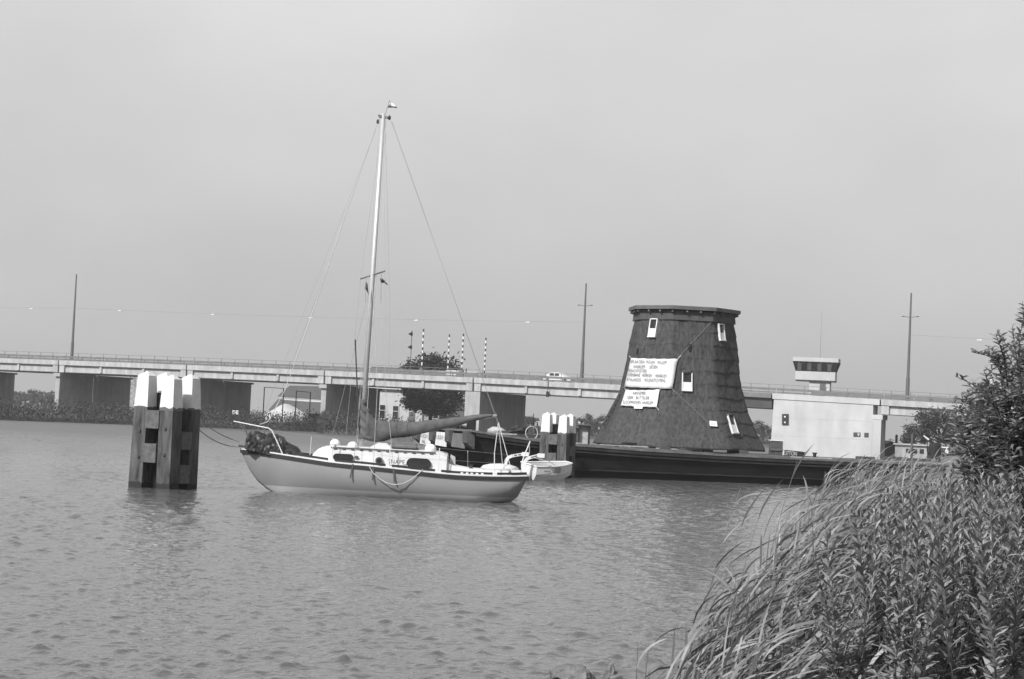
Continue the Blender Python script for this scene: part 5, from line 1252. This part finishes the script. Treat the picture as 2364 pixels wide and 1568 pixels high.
# flags
def flag(name, staff, pts, m, lab):
    o = thing(name, lab, 'flag', staff[0]); MB().tube(staff, .012, 5).build('staff', M['wire'], o); mb = MB(); n = 6; rows = []
    (a, b, c, d) = pts
    for i in range(n + 1):
        u = i / n; w_ = Vector((0, .06 * sin(u * 6), .02 * sin(u * 5))); rows.append([lerp(a, b, u) + w_, lerp(d, c, u) + w_])
    mb.loft(rows, closed=False, cap=False); f = mb.build('cloth', M[m], o, True); s_ = f.modifiers.new('thickness', 'SOLIDIFY'); s_.thickness = .006; return o
mh = lambda x, y: P(x, y, D0)
fo = flag('pennant', [mh(890, 262), mh(899, 232)], [mh(898.5, 234), mh(916, 246), mh(917, 249), mh(896, 249)], 'cloth', 'small pale and dark pennant on a staff at the masthead')
MB().prism([mh(896.4, 246.5) - Vector((0, .09, 0)), mh(916, 247.5) - Vector((0, .09, 0)), mh(917, 249.5) - Vector((0, .09, 0)), mh(895.8, 250) - Vector((0, .09, 0))], (0, -.006, 0)).build('dark_stripe', M['black'], fo)
flag('courtesy_flag', [mh(846, 640), mh(843, 700)], [mh(844.5, 650), mh(849, 657), mh(851, 677), mh(842.5, 668)], 'cloth_dark', 'dark flag hanging from the left arm of the spreader')
flag('courtesy_flag', [mh(880, 632), mh(879, 700)], [mh(877, 643), mh(888, 646), mh(896, 657), mh(880, 653)], 'cloth_dark', 'dark and pale flag hanging from the right arm of the spreader')
# dinghy hung on the davits
def dinghy():
    c0 = P(1239.5, 1075.6, D0 - .55); o = thing('dinghy', 'small white dinghy hanging on davits at the stern of the yacht', 'dinghy', c0 - Vector((0, 0, .35)))
    ax = Vector((cos(radians(30)), sin(radians(30)), 0)); tr = Vector((cos(radians(120)), sin(radians(120)), 0))      # length, and towards the far side of the transom
    tilt = .11; L_, Bm = 1.5, 1.0; rings = []; inner = []
    rail_l = []; rail_r = []
    for i in range(13):
        u = i / 12; half = Bm / 2 * (1.0 if u < .35 else 1 - .62 * ((u - .35) / .65) ** 2.2); mid = c0 + ax * (L_ * u) + tr * (Bm / 2); z0 = .015 + .10 * u * u; dep = .47 - .09 * max(0, (u - .55) / .45) ** 2
        def pt(s, z): return mid + tr * (s * half) + Vector((0, 0, z0 + z + tilt * (s * half)))
        rings.append([pt(-1, 0), pt(-.93, -dep * .55), pt(-.66, -dep * .95), pt(0, -dep * 1.08), pt(.66, -dep * .95), pt(.93, -dep * .55), pt(1, 0)])
        inner.append([pt(-.94, 0), pt(-.86, -dep * .52), pt(-.6, -dep * .85), pt(0, -dep * .95), pt(.6, -dep * .85), pt(.86, -dep * .52), pt(.94, 0)])
        rail_l.append(pt(-1, .015)); rail_r.append(pt(1, .015))
    mb = MB(); mb.loft(rings, closed=False, cap=False); mb.add(rings[0], [tuple(range(7))]); mb.add(rings[-1], [tuple(range(7))]); mb.build('hull', M['gelcoat'], o)
    mb = MB(); mb.loft(inner, closed=False, cap=False); mb.build('inside', M['deck'], o)
    for rl in (rail_l, rail_r, [rail_l[0], rail_r[0]], [rail_l[-1], rail_r[-1]]): MB().tube(rl, .026, 6).build('gunwale', M['white'], o)
    for i in (3, 8): MB().beam(rail_l[i] - Vector((0, 0, .12)), rail_r[i] - Vector((0, 0, .12)), .22, .03).build('thwart', M['wood_pale'], o)
    MB().tube([lerp(a, b, .5) - Vector((0, 0, .47 - .015 * k)) for k, (a, b) in enumerate(zip(rail_l, rail_r))], .03, 5).build('keel_strip', M['black'], o)
    a, b = rail_l[5], rail_l[7]; nn = -tr
    MB().prism([a - Vector((0, 0, .02)) + nn * .03, b - Vector((0, 0, .02)) + nn * .03, b - Vector((0, 0, .21)) + nn * .03, a - Vector((0, 0, .21)) + nn * .03], nn * .03).build('side_pad', M['plate_grey'], o)
    MB().tube([rings[0][1] + nn * .02 - Vector((0, 0, .0)), rings[4][1] + nn * .02 + Vector((0, 0, .05)), rings[5][0] + nn * .05 - Vector((0, 0, .15))], .008, 4).build('grab_line', M['steel_dark'], o)
    for e, g in ((en, rail_l[6]), (ef, rail_r[8])): MB().tube([e, g], .01, 4).build('davit_fall', M['rope'], o)
dinghy()
# ropes
def catpath(a, b, sag, n=16): return [lerp(a, b, i / n) - Vector((0, 0, sag * 4 * (i / n) * (1 - i / n))) for i in range(n + 1)]
bow = P(562, 1031, D0 - .05); pa = P(416, 944, 60.4); pb = P(447, 957, 61.2)
solo(MB().tube(catpath(pa, bow, .35), .016, 5), 'mooring_line', M['rope_dark'], 'slack mooring rope from the left post cluster to the yacht bow', 'rope', 'mooring ropes at the yacht bow')
solo(MB().tube(catpath(pb, P(553, 1020, D0 + .1), .12), .014, 5), 'mooring_line', M['rope_dark'], 'tauter mooring rope from the far side of the left post cluster', 'rope', 'mooring ropes at the yacht bow')
lp = [(853, 1078), (861, 1092), (875, 1105), (892, 1115), (910, 1119.5), (930, 1117), (950, 1107), (966, 1094), (976, 1084)]
solo(MB().tube([P(x, y, D0 - hb(x) - .05) for x, y in lp], .013, 5), 'hanging_rope', M['rope'], 'pale rope hanging in a loop over the side of the yacht', 'rope')
# ================================================================ near bank vegetation
WIND = Vector((1, .25, 0)).normalized()
def blade(mb, p, az, e0, e1, ln, wd, r, segs=5, roll=None):
    """one long leaf: starts at p with elevation e0 and bends to e1"""
    w_ = Vector((cos(az), sin(az), 0)); q = Vector(p); L_ = []; sd0 = Vector((-w_.y, w_.x, 0)); rl = r.uniform(-1.1, 1.1) if roll is None else roll
    for i in range(segs + 1):
        u = i / segs; e = lerp(e0, e1, u ** .8); t = w_ * cos(e) + Vector((0, 0, sin(e))); n = t.cross(sd0); sd = (sd0 * cos(rl) + n * sin(rl)); k = wd / 2 * (1 - (2 * max(0, u - .12) / 1.0 - .5) ** 2 * .6 if u < .62 else (1 - u) / .38 * .92 + .02) * (.55 if i == 0 else 1)
        L_.append((q - sd * k, q + sd * k)); q = q + t * (ln / segs)
    n0 = len(mb.v); mb.v += [a for pr in L_ for a in pr]; mb.f += [(n0 + 2 * i, n0 + 2 * i + 1, n0 + 2 * i + 3, n0 + 2 * i + 2) for i in range(segs)]
def wind_az(r, s=.35): return r.gauss(.2, s * 1.25)
def reed_path(b, h, lean, az, n=5):
    d = Vector((cos(az), sin(az), 0)); return [b + Vector((0, 0, h * (i / n))) + d * (lean * (i / n) ** 1.8) for i in range(n + 1)]
def reed_into(mb, b, h, r, nl, size=1.0, segs=5):
    az = wind_az(r, .5); path = reed_path(b, h, h * r.uniform(.02, .26), az); mb.tube(path, [.005, .0045, .004, .0035, .003, .0015], 3, cap=False)
    for i in range(nl):
        u = lerp(.28, 1.0, (i + r.random()) / nl); j = min(4, int(u * 5)); p = lerp(path[j], path[j + 1], u * 5 - j)
        up = r.uniform(.45, 1.35); blade(mb, p, wind_az(r, .5), up, up - r.uniform(.4, 1.7), r.uniform(.22, .46) * size, r.uniform(.010, .018) * size, r, segs)
# individual reeds standing out along the water's edge (shared meshes)
def reed_variant(k):
    r = rnd(300 + k); h = 1.75; az = wind_az(r, .3); path = reed_path(Vector((0, 0, 0)), h, h * r.uniform(.14, .26), az)
    st = MB(); st.tube(path, [.006, .0055, .005, .004, .003, .0015], 5, cap=False); lv = []
    for i in range(8):
        u = lerp(.30, 1.0, (i + .4 * r.random()) / 8); j = min(4, int(u * 5)); p = lerp(path[j], path[j + 1], u * 5 - j); m = MB(); up = r.uniform(.5, 1.3)
        blade(m, p, wind_az(r, .45), up, up - r.uniform(.4, 1.6), r.uniform(.26, .42), r.uniform(.012, .018), r, 6); lv.append(m.mesh('leaf', mat=M['reed']))
    return st.mesh('stem', mat=M['reed_stem']), lv
RV = [reed_variant(k) for k in range(7)]
def reed_thing(k, loc, s, rz, label, group):
    o = thing('reed', label, 'reed', loc, group); o.scale = (s, s, s); o.rotation_euler = (0, 0, rz); st, lv = RV[k % 7]
    for nm, me in [('stem', st)] + [('leaf', m) for m in lv]:
        c = bpy.data.objects.new(nm, me); C.objects.link(c); c.parent = o
r = rnd(21); cnt = 0
for i in range(110):
    D = 8.8 + 9 * r.random() ** 1.5; X = shoreX(D) + r.gauss(.14, .13); b = Vector((X, D, min(.25, bank_z(X, D))))
    if PX(b + Vector((0, 0, 1.7)))[0] > 2250: continue
    reed_thing(i, b, interp([(8.8, .70), (10.4, .84), (12, .94), (14, .98), (20, 1.08)], D) * r.uniform(.85, 1.08), r.gauss(0, .25), 'wind-bent reed with long pale leaves at the edge of the near bank', 'reeds at the edge of the near bank')
for x, y, D, s, lab in ((1706, 1130, 14.5, 1.0, 'thin lone reed standing out over the water left of the reed bed'), (1770, 1150, 14.0, 1.0, 'lone reed with dark broad leaves over the water'), (1735, 1170, 13.5, .95, 'short lone reed over the water between the two taller ones'), (1840, 1065, 16.0, 1.05, 'reed reaching highest against the black barge')):
    p = P(x, y, D); h = 1.75 * s; reed_thing(int(x) % 7, Vector((p.x - .3, D, p.z - h)), s, .1, lab, None)
p = P(1292, 1548, 17.5); reed_thing(3, Vector((p.x, 17.5, -.05)), .28, .3, 'short leafy shoot growing between the stones at the water edge', None)
# the reed bed behind them
mb = MB(); r = rnd(22)
for i in range(5200):
    D = 8.6 + 31 * r.random() ** 1.6; dep = interp([(8.6, .95), (11, .9), (14, .9), (17, 1.8), (22, 3.0)], D) * r.random() ** .9; X = shoreX(D) + dep - .12 + r.gauss(0, .10)
    if D > 30: X = shoreX(D) + r.uniform(-.4, 5)
    b = Vector((X, D, bank_z(X, D)))
    b.z = min(b.z, .10 if D > 15 else .30)
    px = PX(b + Vector((0, 0, 1.6)))[0]
    if px > 2500 or px < 1350: continue
    if D < 15.5 and px > 1990 + 60 * r.random(): continue
    far = D > 16
    reed_into(mb, b, interp([(8.6, 1.05), (9.5, 1.28), (10.4, 1.42), (12, 1.62), (14, 1.66), (18, 1.82), (22, 1.98), (30, 1.98), (40, 1.95)], D) * r.uniform(.8, 1.06), r, 7 if far else 10, 1.0 if not far else 1.1, 3 if far else 5)
o = mb.build('reed_bed', M['reed'], None, kind='stuff'); o['label'] = 'dense wind-blown reed bed along the near bank'; o['category'] = 'reeds'
# tall leafy herbs
def herb_variant(k):
    r = rnd(500 + k); h = 1.25; st = MB(); lf = MB(); lean = Vector((r.uniform(.02, .14), r.uniform(-.05, .05), 0)); path = [Vector((0, 0, h * i / 6)) + lean * (i / 6) ** 1.5 for i in range(7)]
    st.tube(path, [.007, .0065, .006, .005, .004, .003, .0015], 4, cap=False); n = 40
    def leaf(p, az, e, ln):
        blade(lf, p, az, e, e - r.uniform(.3, .9), ln, ln * .27, r, 3, r.uniform(-.35, .35))
    for i in range(n):
        u = lerp(.22, 1, i / (n - 1)); j = min(5, int(u * 6)); p = lerp(path[j], path[j + 1], u * 6 - j); ln = lerp(.092, .042, max(0, (u - .55) / .45)) * r.uniform(.8, 1.2)
        for s in (0, pi): leaf(p, i * 1.57 + s + r.uniform(-.4, .4), lerp(.25, 1.05, u) + r.uniform(-.2, .2), ln)
    for b in range(5):                                    # side shoots
        u = r.uniform(.35, .8); j = min(5, int(u * 6)); p = lerp(path[j], path[j + 1], u * 6 - j); az = r.uniform(0, 6.28); d = Vector((cos(az), sin(az), 1.6)).normalized(); e = p + d * r.uniform(.14, .26); st.tube([p, e], .003, 3, cap=False)
        for i in range(9):
            q = lerp(p, e, (i + 1) / 9); leaf(q, i * 2.4 + r.random(), .6 + r.uniform(-.3, .3), r.uniform(.04, .07))
    return st.mesh('stem', mat=M['herb_stem']), lf.mesh('foliage', mat=M['herb'])
HV = [herb_variant(k) for k in range(8)]
r = rnd(31); n = 0; tries = 0
thick = MB()
while n < 620 and tries < 20000:
    tries += 1
    D = 7.8 + 11 * r.random() ** 1.1 if n < 300 else 9 + 13 * r.random(); X = shoreX(D) + .45 + 3.6 * r.random() ** 1.2; b = Vector((X, D, bank_z(X, D) - .05)); s = r.uniform(.88, 1.22)
    tx, ty = PX(b + Vector((0, 0, 1.2 * s)))
    if tx > 2420 or tx < 1965 or ty < 1125 + max(0, (2140 - tx) * .42): continue
    if tx < 2030 and r.random() < .5: continue
    n += 1
    if n > 300:
        rm = Matrix.LocRotScale(b, Matrix.Rotation(r.uniform(0, 6.28), 3, 'Z').to_quaternion(), Vector((s, s, s))); st, lf = HV[n % 8]
        for me in (st, lf):
            o0 = len(thick.v); thick.v += [rm @ v.co for v in me.vertices]; thick.f += [tuple(i + o0 for i in q.vertices) for q in me.polygons]
        continue
    o = thing('leafy_herb', 'tall leafy waterside herb in the dense growth at lower right', 'plant', b, 'leafy herbs on the near bank'); o.scale = (s, s, s); o.rotation_euler = (r.uniform(-.1, .1), r.uniform(-.02, .16), r.uniform(0, 6.28))
    st, lf = HV[n % 8]
    for nm, me in (('stem', st), ('foliage', lf)): c = bpy.data.objects.new(nm, me); C.objects.link(c); c.parent = o
o = thick.build('herb_thicket', M['herb'], None, kind='stuff'); o['label'] = 'dense mass of leafy herbs farther along the near bank'; o['category'] = 'herbs'
# undergrowth hiding the soil
mb = MB(); r = rnd(33)
for i in range(9000):
    D = 7.4 + 12 * r.random() ** 1.2; X = shoreX(D) + r.uniform(.3, 4.5); z = bank_z(X, D) + r.random() * .5
    if PX((X, D, z))[0] > 2500: continue
    blade(mb, (X, D, z), r.uniform(0, 6.28), r.uniform(-.2, 1), r.uniform(-.6, .3), r.uniform(.06, .16), r.uniform(.012, .03), r, 2)
o = mb.build('undergrowth', M['herb'], None, kind='stuff'); o['label'] = 'low undergrowth between the herbs on the near bank'; o['category'] = 'undergrowth'
# shrub at the right edge
def shrub():
    r = rnd(61); D = 13.5; c = P(2330, 1010, D); base = Vector((c.x + .35, D, bank_z(c.x + .35, D))); o = thing('waterside_shrub', 'tall dark glossy-leaved shrub filling the right edge of the picture', 'shrub', base); lf = MB(); br = MB()
    tips = []
    outline = [(2362, 715), (2340, 775), (2300, 835), (2312, 800), (2262, 905), (2240, 925), (2205, 960), (2225, 985), (2270, 1010), (2255, 1050), (2290, 1080), (2250, 1090), (2330, 860), (2350, 940), (2320, 960), (2355, 1030), (2300, 920), (2310, 1000), (2285, 960), (2340, 1090), (2380, 800), (2400, 900), (2420, 1000), (2390, 1060), (2295, 1110), (2350, 1120), (2285, 870), (2345, 820), (2230, 945), (2275, 980), (2375, 980), (2325, 1050), (2365, 870), (2392, 740), (2430, 760), (2450, 860), (2215, 1005), (2240, 1020), (2265, 1075), (2260, 1130), (2300, 1150), (2340, 1170), (2240, 1110), (2215, 975), (2235, 1000), (2250, 965), (2222, 950), (2285, 1040), (2310, 1085), (2270, 930), (2235, 1070), (2360, 1090)]
    for x, y in outline:
        for k in range(2): tips.append(P(x + r.uniform(-8, 8) + 6 * k, y + r.uniform(-8, 8) + 8 * k, D + r.gauss(0, .5) + .15))
    for tp in tips:
        mid = lerp(base, tp, r.uniform(.45, .6)) + Vector((r.uniform(-.1, .1), r.uniform(-.1, .1), .15)); br.tube([base + Vector((r.uniform(-.1, .1), r.uniform(-.1, .1), -.1)), mid, tp], [.022, .013, .003], 4, cap=False)
        for s in range(6):
            st = lerp(mid, tp, r.uniform(.35, .95)); d = Vector((r.gauss(-.1, .6), r.gauss(0, .6), r.gauss(.55, .4))).normalized(); e = st + d * r.uniform(.12, .30) if s else tp + (tp - mid).normalized() * .06; q0 = st if s else lerp(mid, tp, .62); br.tube([q0, e], [.005, .002], 3, cap=False)
            for i in range(17):
                q = lerp(q0, e, (i + 1) / 17); blade(lf, q, i * 2.4 + r.uniform(-.4, .4), r.uniform(.1, .9), r.uniform(-.5, .3), r.uniform(.05, .085), r.uniform(.016, .026), r, 3, r.uniform(-.6, .6))
    br.build('branches', M['bark'], o); lf.build('crown', M['shrub'], o)
shrub()
# white umbel flowers
def umbel(x, y, D, lab, wd):
    r = rnd(int(x)); t = P(x, y, D); b = Vector((t.x, D, bank_z(t.x, D))); o = thing('umbel_plant', lab, 'flower', b, 'white umbel flowers at the lower right corner'); jn = t - Vector((0, 0, .10))
    MB().tube([b, jn], .006, 5).build('stem', M['herb_stem'], o); mb = MB(); fl_ = MB()
    for i in range(16):
        a = i * 2.4; rr = wd * sqrt((i + .5) / 16); e = t + Vector((cos(a) * rr, sin(a) * rr, -.02 * (rr / wd) ** 2)); mb.tube([jn, e], .0016, 3, cap=False)
        for k in range(5): q = e + Vector((r.gauss(0, .010), r.gauss(0, .010), r.gauss(.004, .003))); fl_.ell(q, .0045, .0045, .003, 5, 3)
    mb.build('rays', M['herb_stem'], o); fl_.build('umbel', M['flower'], o, kind='stuff')
umbel(2300, 1541, 8.2, 'white umbel flower head left of the pair at the lower right corner', .055); umbel(2345, 1544, 8.1, 'white umbel flower head at the extreme lower right corner', .06); umbel(2318, 1507, 8.5, 'greyish umbel flower head above the white pair', .075)
# stones at the water's edge
def stone(x, y, z, sx_, sy, sz, sd, lab):
    p = G(x, y, z); mb = MB(); mb.ell(p, sx_, sy, sz, 14, 9, nf=lambda d: .30 * noise.noise(d * 1.6 + Vector((sd, sd * .7, 0))) + .10 * noise.noise(d * 4 + Vector((0, sd, 0)))); solo(mb, 'stone', M['rock'], lab, 'stone', 'stones at the water edge')
for i, (x, y, sx_, sy, sz, lab) in enumerate(((1318, 1556, .20, .5, .10, 'flat mossy stone at the bottom edge, leftmost of the stones'), (1345, 1572, .12, .3, .12, 'dark stone touching the bottom edge beside the flat stone'), (1408, 1562, .06, .12, .13, 'small upright stone at the bottom edge in the middle'),
        (1450, 1560, .25, .5, .05, 'broad pale stone washed by ripples at the bottom edge'), (1500, 1545, .20, .5, .10, 'stone at the foot of the reeds by the bottom edge'), (1530, 1568, .18, .4, .16, 'dark stone among the first reeds at the bottom edge'), (1580, 1556, .2, .4, .2, 'stone half hidden by the reed blades'), (1640, 1570, .22, .4, .2, 'stone under the reeds farthest right'))):
    stone(x, y, .03, sx_, sy, sz, i * 3.1, lab)

# ================================================================ haze
def haze():
    m = bpy.data.materials.new('haze'); m.use_nodes = True; t = m.node_tree; t.nodes.clear(); v = t.nodes.new('ShaderNodeVolumePrincipled'); o = t.nodes.new('ShaderNodeOutputMaterial')
    v.inputs['Color'].default_value = (.92, .92, .92, 1); v.inputs['Density'].default_value = HAZE; v.inputs['Anisotropy'].default_value = .2; t.links.new(v.outputs[0], o.inputs['Volume'])
    mb = MB(); mb.box((0, 1560, 15.5), 5200, 3400, 35.0); h = mb.build('haze', m, None); h['kind'] = 'stuff'
HAZE = .00036
haze()
